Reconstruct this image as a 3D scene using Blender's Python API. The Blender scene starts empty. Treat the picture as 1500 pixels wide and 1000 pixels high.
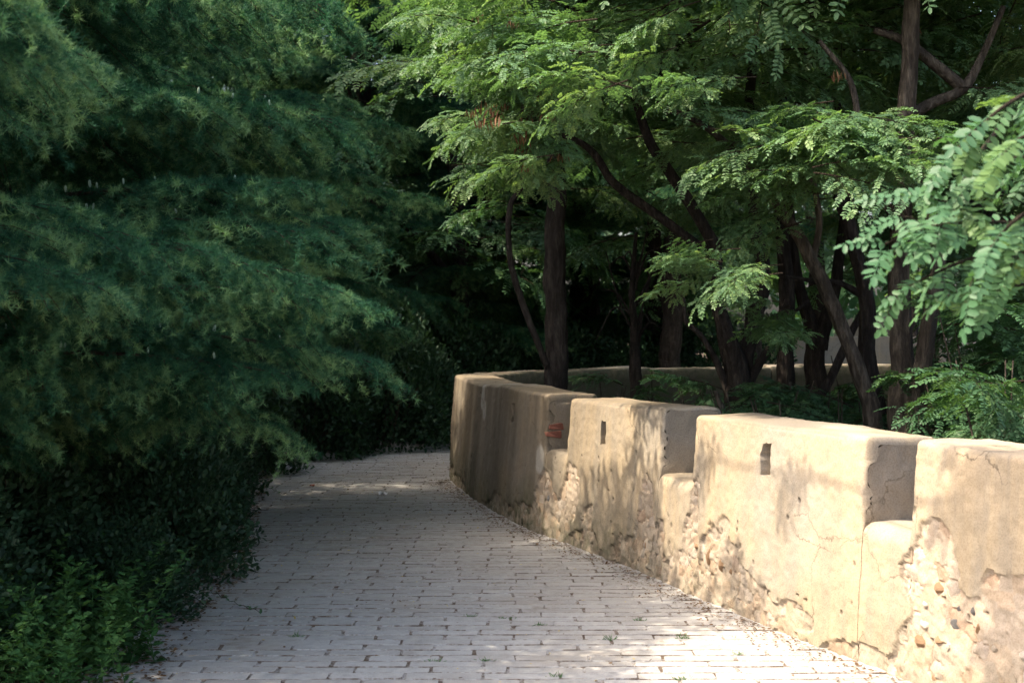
import bpy, math, random
import numpy as np
from mathutils import Vector, Matrix, Euler

# ------------------------------------------------------------------ camera, sky, sun, exposure
SC = bpy.context.scene
COL = SC.collection
F, HZ, CX, CH = 2100.0, 475.0, 750.0, 1.65          # focal length in photo pixels, horizon row, centre column, eye height

cam_d = bpy.data.cameras.new('camera')
cam_d.sensor_width = 36.0
cam_d.lens = 36.0 * F / 1500.0
cam_d.shift_y = -25.0 / 1500.0
cam_d.clip_end = 500.0
cam_d.dof.use_dof = True
cam_d.dof.focus_distance = 9.5
cam_d.dof.aperture_fstop = 5.0
cam = bpy.data.objects.new('camera', cam_d)
cam.location = (0, 0, CH)
cam.rotation_euler = (math.pi / 2, 0, 0)
COL.objects.link(cam)
SC.camera = cam

SUN_EL = math.radians(53)
SUN_H = Vector((-0.978, -0.21)).normalized()
SUN = Vector((SUN_H.x * math.cos(SUN_EL), SUN_H.y * math.cos(SUN_EL), math.sin(SUN_EL)))
world = bpy.data.worlds.new('World')
SC.world = world
world.use_nodes = True
wn = world.node_tree
bg = wn.nodes['Background']
sky = wn.nodes.new('ShaderNodeTexSky')
sky.sky_type = 'NISHITA'
sky.sun_disc = False
sky.sun_elevation = SUN_EL
sky.sun_rotation = math.atan2(SUN_H.x, SUN_H.y)
sky.air_density = 1.0
sky.dust_density = 6.0
sky.ozone_density = 1.0
wn.links.new(sky.outputs[0], bg.inputs[0])
bg.inputs[1].default_value = 0.15

sun_d = bpy.data.lights.new('sun', 'SUN')
sun_d.energy = 2.5
sun_d.angle = math.radians(0.5)
sun_d.color = (1.0, 0.88, 0.70)
sun = bpy.data.objects.new('sun', sun_d)
sun.rotation_euler = SUN.to_track_quat('Z', 'Y').to_euler()
sun.location = (-10, -3, 15)
COL.objects.link(sun)

SC.view_settings.view_transform = 'Standard'
SC.view_settings.look = 'None'
SC.view_settings.gamma = 1.0
SC.view_settings.use_curve_mapping = False
SC.view_settings.exposure = 1.9
SC.render.engine = 'CYCLES'
SC.cycles.use_denoising = True
SC.cycles.max_bounces = 3
SC.cycles.use_adaptive_sampling = True
SC.cycles.adaptive_threshold = 0.02
SC.cycles.diffuse_bounces = 2
SC.cycles.glossy_bounces = 2
SC.cycles.transmission_bounces = 3
SC.cycles.transparent_max_bounces = 4

rng = np.random.default_rng(11)
random.seed(5)
U = rng.uniform

def P(x, y, d):
    """world point seen at photo pixel (x, y) at distance d"""
    return np.array([(x - CX) / F * d, d, CH - (y - HZ) / F * d])

# ------------------------------------------------------------------ numpy noise
def _h(ix, iy, iz, seed):
    n = (ix.astype(np.int64) * 374761393 + iy.astype(np.int64) * 668265263 + iz.astype(np.int64) * 2147483647 + seed * 1274126177) & 0xffffffff
    n = ((n ^ (n >> 13)) * 1274126177) & 0xffffffff
    n = ((n ^ (n >> 16)) * 2246822519) & 0xffffffff
    return ((n ^ (n >> 15)) & 0xffff) / 65535.0

def vnoise(x, y, z=None, seed=0):
    x = np.asarray(x, float); y = np.asarray(y, float)
    z = np.zeros_like(x) if z is None else np.asarray(z, float)
    x, y, z = np.broadcast_arrays(x, y, z)
    ix, iy, iz = np.floor(x), np.floor(y), np.floor(z)
    fx, fy, fz = x - ix, y - iy, z - iz
    fx = fx * fx * (3 - 2 * fx); fy = fy * fy * (3 - 2 * fy); fz = fz * fz * (3 - 2 * fz)
    r = 0
    for a in (0, 1):
        wa = fx if a else 1 - fx
        for b in (0, 1):
            wb = fy if b else 1 - fy
            for c in (0, 1):
                wc = fz if c else 1 - fz
                r = r + wa * wb * wc * _h(ix + a, iy + b, iz + c, seed)
    return r

def fbm(x, y, z=None, seed=0, octv=4):
    r, a, t = 0, 1.0, 0
    for k in range(octv):
        m = 2.0 ** k
        r = r + a * vnoise(np.asarray(x) * m, np.asarray(y) * m, None if z is None else np.asarray(z) * m, seed + k * 17)
        t += a; a *= .5
    return r / t

def voro(x, y, seed=0):
    ix, iy = np.floor(x), np.floor(y)
    f1 = np.full(x.shape, 9.0); f2 = np.full(x.shape, 9.0); cid = np.zeros(x.shape)
    for a in (-1, 0, 1):
        for b in (-1, 0, 1):
            jx, jy = ix + a, iy + b
            px = jx + .15 + .7 * _h(jx, jy, jx * 0, seed); py = jy + .15 + .7 * _h(jx, jy, jx * 0 + 1, seed)
            dd = np.hypot(px - x, py - y); c = _h(jx, jy, jx * 0 + 2, seed)
            near = dd < f1
            f2 = np.where(near, f1, np.minimum(f2, dd)); cid = np.where(near, c, cid); f1 = np.minimum(f1, dd)
    return f1, f2, cid

def sstep(a, b, x):
    t = np.clip((x - a) / (b - a), 0, 1)
    return t * t * (3 - 2 * t)

# ------------------------------------------------------------------ mesh and object helpers
class Geo:
    def __init__(self):
        self.v, self.n = [], 0
        self.f = []            # (k, faces, material)
        self.t = []            # tint per vertex
    def add(self, v, faces, mat=0, tint=0.5):
        v = np.asarray(v, float).reshape(-1, 3)
        faces = np.asarray(faces, np.int64)
        self.v.append(v); self.f.append((faces + self.n, mat)); self.n += len(v)
        self.t.append(np.broadcast_to(np.asarray(tint, float), (len(v),)))
    def mesh(self, name, mats, smooth=False, attrs=None, ngons=(), sharp=0, flat=False):
        V = np.concatenate(self.v); T = np.concatenate(self.t)
        idx, start, mi, p = [], [], [], 0
        for fs, m in self.f:
            k = fs.shape[1]
            idx.append(fs.ravel()); start.append(p + np.arange(len(fs)) * k); mi.append(np.full(len(fs), m)); p += fs.size
        for ng, m in ngons:
            idx.append(np.asarray(ng)); start.append(np.array([p])); mi.append(np.array([m])); p += len(ng)
        idx = np.concatenate(idx).astype(np.int32); start = np.concatenate(start).astype(np.int32); mi = np.concatenate(mi).astype(np.int32)
        me = bpy.data.meshes.new(name)
        me.vertices.add(len(V)); me.vertices.foreach_set('co', V.astype(np.float32).ravel())
        me.loops.add(len(idx)); me.loops.foreach_set('vertex_index', idx)
        me.polygons.add(len(start)); me.polygons.foreach_set('loop_start', start)
        me.polygons.foreach_set('material_index', mi)
        if smooth:
            me.polygons.foreach_set('use_smooth', np.ones(len(start), bool))
        if flat:
            me.polygons.foreach_set('use_smooth', np.zeros(len(start), bool))
        for m in mats:
            me.materials.append(m)
        a = me.attributes.new('tint', 'FLOAT', 'POINT'); a.data.foreach_set('value', T.astype(np.float32))
        for k, val in (attrs or {}).items():
            a = me.attributes.new(k, 'FLOAT', 'POINT'); a.data.foreach_set('value', np.asarray(val, np.float32))
        me.update(calc_edges=True); me.validate()
        if sharp: me.set_sharp_from_angle(angle=math.radians(sharp))
        return me

def obj(name, me, parent=None, loc=(0, 0, 0), rot=(0, 0, 0), scale=1.0):
    o = bpy.data.objects.new(name, me)
    COL.objects.link(o)
    o.parent = parent
    o.location = loc; o.rotation_euler = rot
    o.scale = (scale,) * 3 if np.isscalar(scale) else scale
    return o

def thing(name, label, cat, loc=(0, 0, 0), group=None, me=None):
    o = obj(name, me, None, loc)
    o['label'] = label; o['category'] = cat
    if group: o['group'] = group
    return o

def frame_quat(xdir, up=(0, 0, 1), roll=0.0):
    x = Vector(xdir).normalized(); u = Vector(up)
    y = u.cross(x)
    if y.length < 1e-4: y = Vector((0, 1, 0)).cross(x)
    y.normalize(); z = x.cross(y)
    m = Matrix((x, y, z)).transposed()
    return (m @ Matrix.Rotation(roll, 3, 'X')).to_euler()

def tube(g, pts, rad, sides=6, mat=0, tint=.5, cap=True):
    pts = np.asarray(pts, float); n = len(pts)
    rad = np.broadcast_to(np.asarray(rad, float), (n,))
    t = np.gradient(pts, axis=0); t /= np.linalg.norm(t, axis=1)[:, None] + 1e-9
    ref = np.array([0.31, 0.17, 0.93]) if abs(t[:, 2]).mean() < .8 else np.array([0.95, .2, .1])
    u = np.cross(t, ref); u /= np.linalg.norm(u, axis=1)[:, None] + 1e-9
    w = np.cross(t, u)
    a = np.linspace(0, 2 * math.pi, sides, endpoint=False)
    V = pts[:, None, :] + rad[:, None, None] * (np.cos(a)[None, :, None] * u[:, None, :] + np.sin(a)[None, :, None] * w[:, None, :])
    i = np.arange(n - 1)[:, None] * sides; j = np.arange(sides)[None, :]; j2 = (j + 1) % sides
    g.add(V.reshape(-1, 3), np.stack([i + j, i + j2, i + sides + j2, i + sides + j], -1).reshape(-1, 4), mat, tint)

def spline(pts, n):
    """Catmull-Rom through pts (k, m) resampled to n samples"""
    p = np.asarray(pts, float)
    p = np.vstack([2 * p[0] - p[1], p, 2 * p[-1] - p[-2]])
    k = len(p) - 3
    tt = np.linspace(0, k - 1e-6, n); i = tt.astype(int); t = (tt - i)[:, None]
    a, b, c, d = p[i], p[i + 1], p[i + 2], p[i + 3]
    return .5 * (2 * b + (c - a) * t + (2 * a - 5 * b + 4 * c - d) * t ** 2 + (3 * b - a - 3 * c + d) * t ** 3)

# ------------------------------------------------------------------ materials
def mat_new(name):
    m = bpy.data.materials.new(name); m.use_nodes = True
    nt = m.node_tree; b = nt.nodes['Principled BSDF']
    return m, nt, b, nt.nodes['Material Output']
def N(nt, typ, **kw):
    n = nt.nodes.new(typ)
    for k, v in kw.items(): setattr(n, k, v)
    return n
def noise(nt, scale, detail=4, rough=.55, vec=None):
    n = N(nt, 'ShaderNodeTexNoise'); n.inputs['Scale'].default_value = scale; n.inputs['Detail'].default_value = detail; n.inputs['Roughness'].default_value = rough
    if vec is not None: nt.links.new(vec, n.inputs['Vector'])
    return n
def ramp(nt, fac, stops):
    r = N(nt, 'ShaderNodeValToRGB'); cr = r.color_ramp
    while len(cr.elements) < len(stops): cr.elements.new(.5)
    for e, (p, c) in zip(cr.elements, stops):
        e.position = p; e.color = (*c, 1) if len(c) == 3 else c
    nt.links.new(fac, r.inputs[0]); return r
def mixc(nt, fac, a, b, mode='MIX'):
    m = N(nt, 'ShaderNodeMix', data_type='RGBA', blend_type=mode)
    for s, v in ((m.inputs[0], fac), (m.inputs[6], a), (m.inputs[7], b)):
        if hasattr(v, 'links') or hasattr(v, 'is_linked'): nt.links.new(v, s)
        elif isinstance(v, (int, float)): s.default_value = v
        else: s.default_value = (*v, 1)
    return m.outputs[2]
def math_(nt, op, a, b=0.0, clamp=False):
    m = N(nt, 'ShaderNodeMath', operation=op, use_clamp=clamp)
    for s, v in ((m.inputs[0], a), (m.inputs[1], b)):
        if isinstance(v, (int, float)): s.default_value = v
        else: nt.links.new(v, s)
    return m.outputs[0]
def bump(nt, b, h, dist, strength=1.0):
    n = N(nt, 'ShaderNodeBump'); n.inputs['Distance'].default_value = dist; n.inputs['Strength'].default_value = strength
    nt.links.new(h, n.inputs['Height']); nt.links.new(n.outputs[0], b.inputs['Normal'])
def attr(nt, name):
    return N(nt, 'ShaderNodeAttribute', attribute_name=name).outputs['Fac']
def pos(nt):
    return N(nt, 'ShaderNodeNewGeometry').outputs['Position']

def leaf_mat(name, c0, c1, c2, rough=.5, trans=.3, spec=.35, tcol=None):
    m, nt, b, out = mat_new(name)
    t = attr(nt, 'tint'); rnd = N(nt, 'ShaderNodeObjectInfo').outputs['Random']
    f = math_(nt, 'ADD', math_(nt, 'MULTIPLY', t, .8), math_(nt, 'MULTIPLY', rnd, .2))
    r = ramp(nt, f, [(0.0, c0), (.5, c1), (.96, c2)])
    nt.links.new(r.outputs[0], b.inputs['Base Color'])
    b.inputs['Roughness'].default_value = rough
    b.inputs['Specular IOR Level'].default_value = spec
    tr = N(nt, 'ShaderNodeBsdfTranslucent')
    tc = mixc(nt, 1.0, r.outputs[0], tcol or (1.5, 1.6, .7), 'MULTIPLY')
    nt.links.new(tc, tr.inputs[0])
    mx = N(nt, 'ShaderNodeMixShader'); mx.inputs[0].default_value = trans
    nt.links.new(b.outputs[0], mx.inputs[1]); nt.links.new(tr.outputs[0], mx.inputs[2])
    nt.links.new(mx.outputs[0], out.inputs[0])
    return m

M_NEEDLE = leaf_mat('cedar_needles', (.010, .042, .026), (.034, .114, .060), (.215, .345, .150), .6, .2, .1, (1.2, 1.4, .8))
M_LOCUST = leaf_mat('locust_leaf', (.070, .140, .074), (.108, .198, .092), (.195, .28, .105), .5, .36, .3)
M_LOCUST_NEAR = leaf_mat('near_locust_leaf', (.045, .115, .060), (.065, .145, .066), (.12, .20, .065), .5, .35, .3)
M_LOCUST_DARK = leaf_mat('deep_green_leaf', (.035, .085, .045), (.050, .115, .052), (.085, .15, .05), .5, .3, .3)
M_SHRUB = leaf_mat('evergreen_shrub_leaf', (.016, .042, .022), (.028, .066, .032), (.060, .11, .042), .5, .15, .25)
M_WEED = leaf_mat('weed_leaf', (.030, .085, .028), (.046, .120, .038), (.095, .190, .060), .5, .3, .2)
M_PALE = leaf_mat('yellow_leaf', (.35, .24, .05), (.5, .36, .08), (.62, .5, .2), .6, .2, .2)
M_LITTER = leaf_mat('dead_leaf', (.07, .04, .025), (.13, .075, .04), (.26, .17, .09), .8, .05, .1)
M_CONE = leaf_mat('green_cone', (.26, .37, .27), (.32, .43, .32), (.4, .5, .38), .6, .0, .2)
M_POD = leaf_mat('seed_pod', (.09, .045, .025), (.16, .08, .04), (.26, .15, .08), .6, .1, .2)

def bark_mat(name, c0, c1, scale=9):
    m, nt, b, _ = mat_new(name)
    tc = N(nt, 'ShaderNodeTexCoord').outputs['Object']
    mp = N(nt, 'ShaderNodeMapping'); mp.inputs['Scale'].default_value = (1, 1, .22); nt.links.new(tc, mp.inputs[0])
    n1 = noise(nt, scale * 3, 6, .65, mp.outputs[0]); n2 = noise(nt, scale * .5, 3, .5, tc)
    f = math_(nt, 'ADD', math_(nt, 'MULTIPLY', n1.outputs[0], .75), math_(nt, 'MULTIPLY', n2.outputs[0], .25))
    r = ramp(nt, f, [(.32, [c * .45 for c in c0]), (.5, c0), (.68, c1)])
    nt.links.new(r.outputs[0], b.inputs['Base Color']); b.inputs['Roughness'].default_value = .9
    b.inputs['Specular IOR Level'].default_value = .1
    bump(nt, b, n1.outputs[0], .06, 1.0)
    return m
M_BARK = bark_mat('locust_bark', (.070, .056, .044), (.19, .155, .12))
M_BARK_DARK = bark_mat('dark_bark', (.035, .028, .024), (.085, .068, .055))
M_BARK_RED = bark_mat('fibrous_bark', (.045, .037, .032), (.105, .088, .075), 7)
M_TWIG = bark_mat('twig_bark', (.055, .042, .03), (.12, .09, .06), 20)

def wall_mat():
    m, nt, b, _ = mat_new('lime_plaster')
    p = pos(nt); rub = attr(nt, 'rub'); cell = attr(nt, 'cell'); pit = attr(nt, 'pit'); moss_shade = attr(nt, 'moss_shade'); patch = attr(nt, 'patch'); grime_shade = attr(nt, 'grime_shade')
    n1 = noise(nt, 1.7, 5, .6, p); n2 = noise(nt, 14, 6, .65, p); n3 = noise(nt, 120, 3, .6, p)
    mp = N(nt, 'ShaderNodeMapping'); mp.inputs['Scale'].default_value = (1, 1, .08); nt.links.new(p, mp.inputs[0])
    ns = noise(nt, 7, 5, .6, mp.outputs[0])            # rain streaks
    base = ramp(nt, n1.outputs[0], [(.28, (.35, .28, .19)), (.5, (.425, .335, .228)), (.72, (.47, .365, .24))]).outputs[0]
    base = mixc(nt, math_(nt, 'MULTIPLY', ramp(nt, ns.outputs[0], [(.42, (0, 0, 0)), (.62, (1, 1, 1))]).outputs[0], .72), base, (.27, .235, .19))
    ng = noise(nt, .9, 4, .6, p)
    base = mixc(nt, math_(nt, 'MULTIPLY', ramp(nt, ng.outputs[0], [(.46, (0, 0, 0)), (.60, (1, 1, 1))]).outputs[0], .7), base, (.33, .30, .26))
    base = mixc(nt, math_(nt, 'MULTIPLY', ramp(nt, n2.outputs[0], [(.40, (0, 0, 0)), (.70, (1, 1, 1))]).outputs[0], .30), base, (.46, .38, .28))
    base = mixc(nt, math_(nt, 'MULTIPLY', grime_shade, .8), base, (.115, .098, .076))
    base = mixc(nt, math_(nt, 'MULTIPLY', patch, .8), base, (.45, .43, .39))
    rubc = ramp(nt, cell, [(.0, (.36, .29, .22)), (.35, (.44, .37, .29)), (.62, (.46, .34, .23)), (.78, (.30, .19, .12)), (.9, (.50, .44, .37)), (1., (.38, .31, .25))]).outputs[0]
    rubc = mixc(nt, math_(nt, 'MULTIPLY', n2.outputs[0], .9), rubc, (.40, .325, .255))
    base = mixc(nt, rub, base, rubc)
    moss_shade_n = math_(nt, 'MULTIPLY', moss_shade, ramp(nt, n2.outputs[0], [(.36, (.15, .15, .15)), (.62, (1, 1, 1))]).outputs[0])
    base = mixc(nt, math_(nt, 'MULTIPLY', moss_shade_n, .75), base, (.085, .092, .052))
    sp = ramp(nt, n3.outputs[0], [(.36, (.68, .65, .61)), (.55, (1, 1, 1))]).outputs[0]
    base = mixc(nt, .6, base, mixc(nt, 1.0, base, sp, 'MULTIPLY'))
    wv = N(nt, 'ShaderNodeVectorMath', operation='ADD'); nt.links.new(p, wv.inputs[0])
    wn_ = noise(nt, 3.5, 5, .6, p); ws_ = N(nt, 'ShaderNodeVectorMath', operation='SCALE'); ws_.inputs['Scale'].default_value = .35; nt.links.new(wn_.outputs['Color'], ws_.inputs[0]); nt.links.new(ws_.outputs[0], wv.inputs[1])
    vc = N(nt, 'ShaderNodeTexVoronoi', feature='DISTANCE_TO_EDGE'); vc.inputs['Scale'].default_value = 1.25; nt.links.new(wv.outputs[0], vc.inputs['Vector'])
    cr_ = math_(nt, 'MULTIPLY', ramp(nt, vc.outputs['Distance'], [(.0, (1, 1, 1)), (.008, (0, 0, 0))]).outputs[0], ramp(nt, n1.outputs[0], [(.46, (0, 0, 0)), (.56, (1, 1, 1))]).outputs[0])
    base = mixc(nt, math_(nt, 'MULTIPLY', cr_, .75), base, (.10, .08, .06))
    base = mixc(nt, math_(nt, 'MULTIPLY', pit, .8), base, (.08, .06, .045))
    nt.links.new(base, b.inputs['Base Color']); b.inputs['Roughness'].default_value = .95
    b.inputs['Specular IOR Level'].default_value = .1
    h = math_(nt, 'ADD', math_(nt, 'MULTIPLY', n2.outputs[0], .7), math_(nt, 'MULTIPLY', n3.outputs[0], .35))
    bump(nt, b, h, .007, .7)
    return m
M_WALL = wall_mat()

def stone_mat(name, c0, c1, scale=25, bdist=.006, dust=None):
    m, nt, b, _ = mat_new(name)
    p = N(nt, 'ShaderNodeTexCoord').outputs['Object']
    rnd = N(nt, 'ShaderNodeObjectInfo').outputs['Random']
    n1 = noise(nt, scale, 6, .65, p); n2 = noise(nt, scale * 5, 3, .6, p)
    f = math_(nt, 'ADD', math_(nt, 'MULTIPLY', n1.outputs[0], .7), math_(nt, 'MULTIPLY', n2.outputs[0], .3))
    r = ramp(nt, f, [(.3, c0), (.7, c1)]).outputs[0]
    r = mixc(nt, 1.0, r, ramp(nt, rnd, [(0, (.82, .80, .78)), (1, (1.12, 1.12, 1.14))]).outputs[0], 'MULTIPLY')
    nt.links.new(r, b.inputs['Base Color']); b.inputs['Roughness'].default_value = .85; b.inputs['Specular IOR Level'].default_value = .2
    bump(nt, b, f, bdist, .9)
    return m
def paver_mat():
    m, nt, b, _ = mat_new('worn_granite_paver')
    p = pos(nt); t = attr(nt, 'tint'); rnd = N(nt, 'ShaderNodeObjectInfo').outputs['Random']
    n1 = noise(nt, 1.1, 4, .6, p); n2 = noise(nt, 16, 5, .65, p); n3 = noise(nt, 170, 2, .6, p)
    c = ramp(nt, n2.outputs[0], [(.3, (.355, .345, .325)), (.55, (.45, .435, .41)), (.75, (.515, .498, .468))]).outputs[0]
    v = math_(nt, 'ADD', math_(nt, 'MULTIPLY', t, .5), math_(nt, 'MULTIPLY', rnd, .5))
    c = mixc(nt, 1.0, c, ramp(nt, v, [(0, (.78, .76, .74)), (1, (1.08, 1.08, 1.09))]).outputs[0], 'MULTIPLY')
    dust = ramp(nt, n1.outputs[0], [(.52, (0, 0, 0)), (.72, (1, 1, 1))]).outputs[0]
    c = mixc(nt, math_(nt, 'MULTIPLY', dust, .45), c, (.33, .27, .20))
    st = noise(nt, 2.6, 5, .7, p)
    sf = ramp(nt, st.outputs[0], [(.59, (0, 0, 0)), (.71, (1, 1, 1))]).outputs[0]
    c = mixc(nt, math_(nt, 'MULTIPLY', sf, .6), c, (.20, .155, .11))
    c = mixc(nt, .5, c, mixc(nt, 1.0, c, ramp(nt, n3.outputs[0], [(.35, (.6, .6, .6)), (.6, (1.1, 1.1, 1.1))]).outputs[0], 'MULTIPLY'))
    nt.links.new(c, b.inputs['Base Color']); b.inputs['Roughness'].default_value = .75; b.inputs['Specular IOR Level'].default_value = .3
    bump(nt, b, math_(nt, 'ADD', math_(nt, 'MULTIPLY', n2.outputs[0], .6), math_(nt, 'MULTIPLY', n3.outputs[0], .4)), .006, .8)
    return m
M_PAVER = paver_mat()
def soil_mat(name, stops, s1=3, s2=40, bd=.03):
    m, nt, b, _ = mat_new(name)
    p = pos(nt); n1 = noise(nt, s1, 5, .6, p); n2 = noise(nt, s2, 5, .7, p)
    f = math_(nt, 'ADD', math_(nt, 'MULTIPLY', n1.outputs[0], .55), math_(nt, 'MULTIPLY', n2.outputs[0], .45))
    nt.links.new(ramp(nt, f, stops).outputs[0], b.inputs['Base Color']); b.inputs['Roughness'].default_value = .95
    b.inputs['Specular IOR Level'].default_value = .1
    bump(nt, b, n2.outputs[0], bd, 1)
    return m
M_SOIL = soil_mat('leafy_soil', [(.3, (.030, .022, .016)), (.5, (.070, .050, .034)), (.7, (.12, .088, .058))])
M_JOINT = soil_mat('joint_sand', [(.45, (.13, .095, .07)), (.51, (.27, .235, .205)), (.56, (.40, .385, .365))], 9, 45, .004)
M_STONE_BROWN = stone_mat('brown_rubble', (.20, .12, .065), (.38, .25, .15))
M_STONE_GREY = stone_mat('grey_rubble', (.10, .095, .09), (.22, .21, .20))
M_STONE_PALE = stone_mat('pale_rubble', (.38, .32, .25), (.55, .48, .39))
M_BRICK = stone_mat('red_brick', (.13, .05, .035), (.27, .11, .075))
M_PAPER = stone_mat('white_paper', (.75, .77, .8), (.85, .86, .88))
M_RED = stone_mat('red_scrap', (.35, .08, .04), (.45, .12, .06))

# ------------------------------------------------------------------ the ground
g = Geo()
n = 61
xs = np.sign(np.linspace(-1, 1, n)) * np.abs(np.linspace(-1, 1, n)) ** 2.2 * 150
ys = 10 + np.sign(np.linspace(-1, 1, n)) * np.abs(np.linspace(-1, 1, n)) ** 2.2 * 150
X, Y = np.meshgrid(xs, ys)
Z = -.035 - .02 * fbm(X * .5, Y * .5, seed=3)
i = (np.arange(n - 1)[:, None] * n + np.arange(n - 1)[None, :]).ravel()
g.add(np.stack([X, Y, Z], -1), np.stack([i, i + 1, i + n + 1, i + n], -1))
ground = obj('ground', g.mesh('ground', [M_SOIL], True)); ground['kind'] = 'structure'

# ------------------------------------------------------------------ wall line (outer foot of the parapet, from the near right round the far corner)
WL = [(2.95, 3.0), (2.45, 4.7), (2.08, 5.82), (1.83, 6.6), (1.39, 7.79), (1.10, 8.68), (.86, 9.50), (.40, 10.8), (.147, 11.47), (-.187, 12.7), (-.47, 14.1),
      (-.67, 15.3), (-.66, 15.85), (-.36, 16.55), (.2, 17.25), (.93, 17.95), (1.8, 18.5), (2.8, 18.95), (4.6, 19.4), (7.5, 19.8), (10.5, 20.0)]
wp = spline(WL, 3000)
ds = np.r_[0, np.cumsum(np.hypot(*np.diff(wp, axis=0).T))]
WS = np.linspace(0, ds[-1], 3000)
WX, WY = np.interp(WS, ds, wp[:, 0]), np.interp(WS, ds, wp[:, 1])
TX, TY = np.gradient(WX, WS), np.gradient(WY, WS)
tl = np.hypot(TX, TY); TX /= tl; TY /= tl
BAT, THK = .075, .50
def wall_at(s):
    return np.interp(s, WS, WX), np.interp(s, WS, WY), -np.interp(s, WS, TY), np.interp(s, WS, TX)     # x, y, outward normal
S_COR = WS[np.argmax((WY > 15.4))]
def s_of_d(d):
    k = WS < S_COR
    return np.interp(d, WY[k], WS[k])
def px_wall(x, y):
    """(s, z) on the outer face seen at photo pixel"""
    k = WS < S_COR
    z = CH - (y - HZ) / F * WY[k]
    for _ in range(3):
        yy = WY[k] - BAT * z * np.interp(WS[k], WS, TX); z = CH - (y - HZ) / F * yy
    xx = WX[k] + BAT * z * np.interp(WS[k], WS, TY)
    j = np.argmin(np.abs(CX + F * xx / yy - x))
    return WS[k][j], z[j]

FLAKES = []
for (cx, cy, rx, ry, a) in [
        (1362, 850, 36, 120, 1), (1400, 930, 70, 70, 1), (1475, 920, 70, 95, 1), (1440, 985, 120, 55, 1), (1345, 960, 34, 80, 1),
        (1012, 790, 9, 85, .9), (1047, 832, 36, 62, .9), (1085, 868, 46, 36, .8), (1150, 905, 50, 22, .55), (1255, 960, 60, 16, .5),
        (985, 840, 22, 40, .9), (962, 812, 10, 45, .8), (942, 770, 13, 75, .9), (925, 820, 30, 30, .7),
        (834, 720, 13, 42, .9), (797, 745, 18, 48, .9), (815, 760, 30, 36, .6), (862, 755, 12, 26, .6), (760, 755, 22, 22, .5)]:
    s, z = px_wall(cx, cy); s1, _ = px_wall(cx + rx, cy); s2, _ = px_wall(cx - rx, cy); _, z1 = px_wall(cx, cy - ry)
    FLAKES.append((s, z, abs(s2 - s1) / 2 + .01, abs(z1 - z), a))
PALE = [(*px_wall(709, 598), .12, .12), (*px_wall(708, 570), .10, .2), (*px_wall(790, 672), .1, .12)]

def erosion(s, z):
    """depth lost and masks on the outer face"""
    fl = np.full(s.shape, -1.0)
    wob = fbm(s * 6, z * 6, seed=5, octv=5) - .5
    for (sc, zc, rs, rz, a) in FLAKES:
        fl = np.maximum(fl, (1 - np.hypot((s - sc) / rs, (z - zc) / rz)) * a + wob * 1.1)
    fl = np.maximum(fl, (.10 - z) / .25 + (fbm(s * 3, z * 3, seed=9) - .5) * 2.2)
    rub = sstep(.03, .065, fl)
    f1, f2, cid = voro(s * 11 + wob * .8, z * 13 + wob, seed=4)
    stones = sstep(.0, .35, f2 - f1)
    dep = rub * (.014 + .010 * (1 - stones) * (cid > .7) + .022 * (fbm(s * 15, z * 15, seed=7, octv=3) - .45) + .014 * (fbm(s * 60, z * 60, seed=77, octv=2) - .5))
    p1, p2, pc = voro(s * 24, z * 20, seed=21)
    zz = np.clip(z / 1.1, 0, 1)
    thr = .945 + .05 * sstep(.1, .7, zz)
    pit = (pc > thr) * sstep(.26, .14, p1 * (1 + .8 * (fbm(s * 40, z * 40, seed=2) - .5)) + .0)
    dep = dep + pit * .018
    # cracks following the flake rims
    rim = sstep(.05, .0, np.abs(fl - .02)) * (fbm(s * 4, z * 4, seed=31) > .48)
    dep = dep + rim * .010
    dep = dep + (fbm(s * 1.6, z * 1.6, seed=1) - .5) * .030 + (fbm(s * 9, z * 9, seed=8, octv=3) - .5) * .009 + (fbm(s * 33, z * 33, seed=81, octv=2) - .5) * .007
    moss_shade = 1.25 * sstep(.46, .0, z + .35 * (fbm(s * 2.2, z * 2, seed=14) - .5)) * (.35 + .65 * sstep(s_of_d(8.5), s_of_d(11.5), s))
    pat = np.zeros(s.shape)
    for (sc, zc, rs, rz) in PALE:
        pat = np.maximum(pat, sstep(0, .3, 1 - np.hypot((s - sc) / rs, (z - zc) / rz) + wob))
    grm_shade = sstep(s_of_d(9.6), s_of_d(11.6), s) * (.5 + .5 * sstep(.35, .65, fbm(s * 3.5, z * .35, seed=44)))
    return dep, rub, cid, np.clip(pit + rim * .8, 0, 1), moss_shade, pat, grm_shade

SLITS = []
for (cx, cy, w, h) in [(1122, 675, .115, .185), (885, 633, .10, .16), (751, 605, .09, .16)]:
    SLITS.append((*px_wall(cx, cy), w, h))
s_a = s_of_d(5.35); SLITS.append((s_a, .9, .11, .18))
BACK_SLITS = [S_COR + 1.6 + k * 2.15 for k in range(5)]

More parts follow.
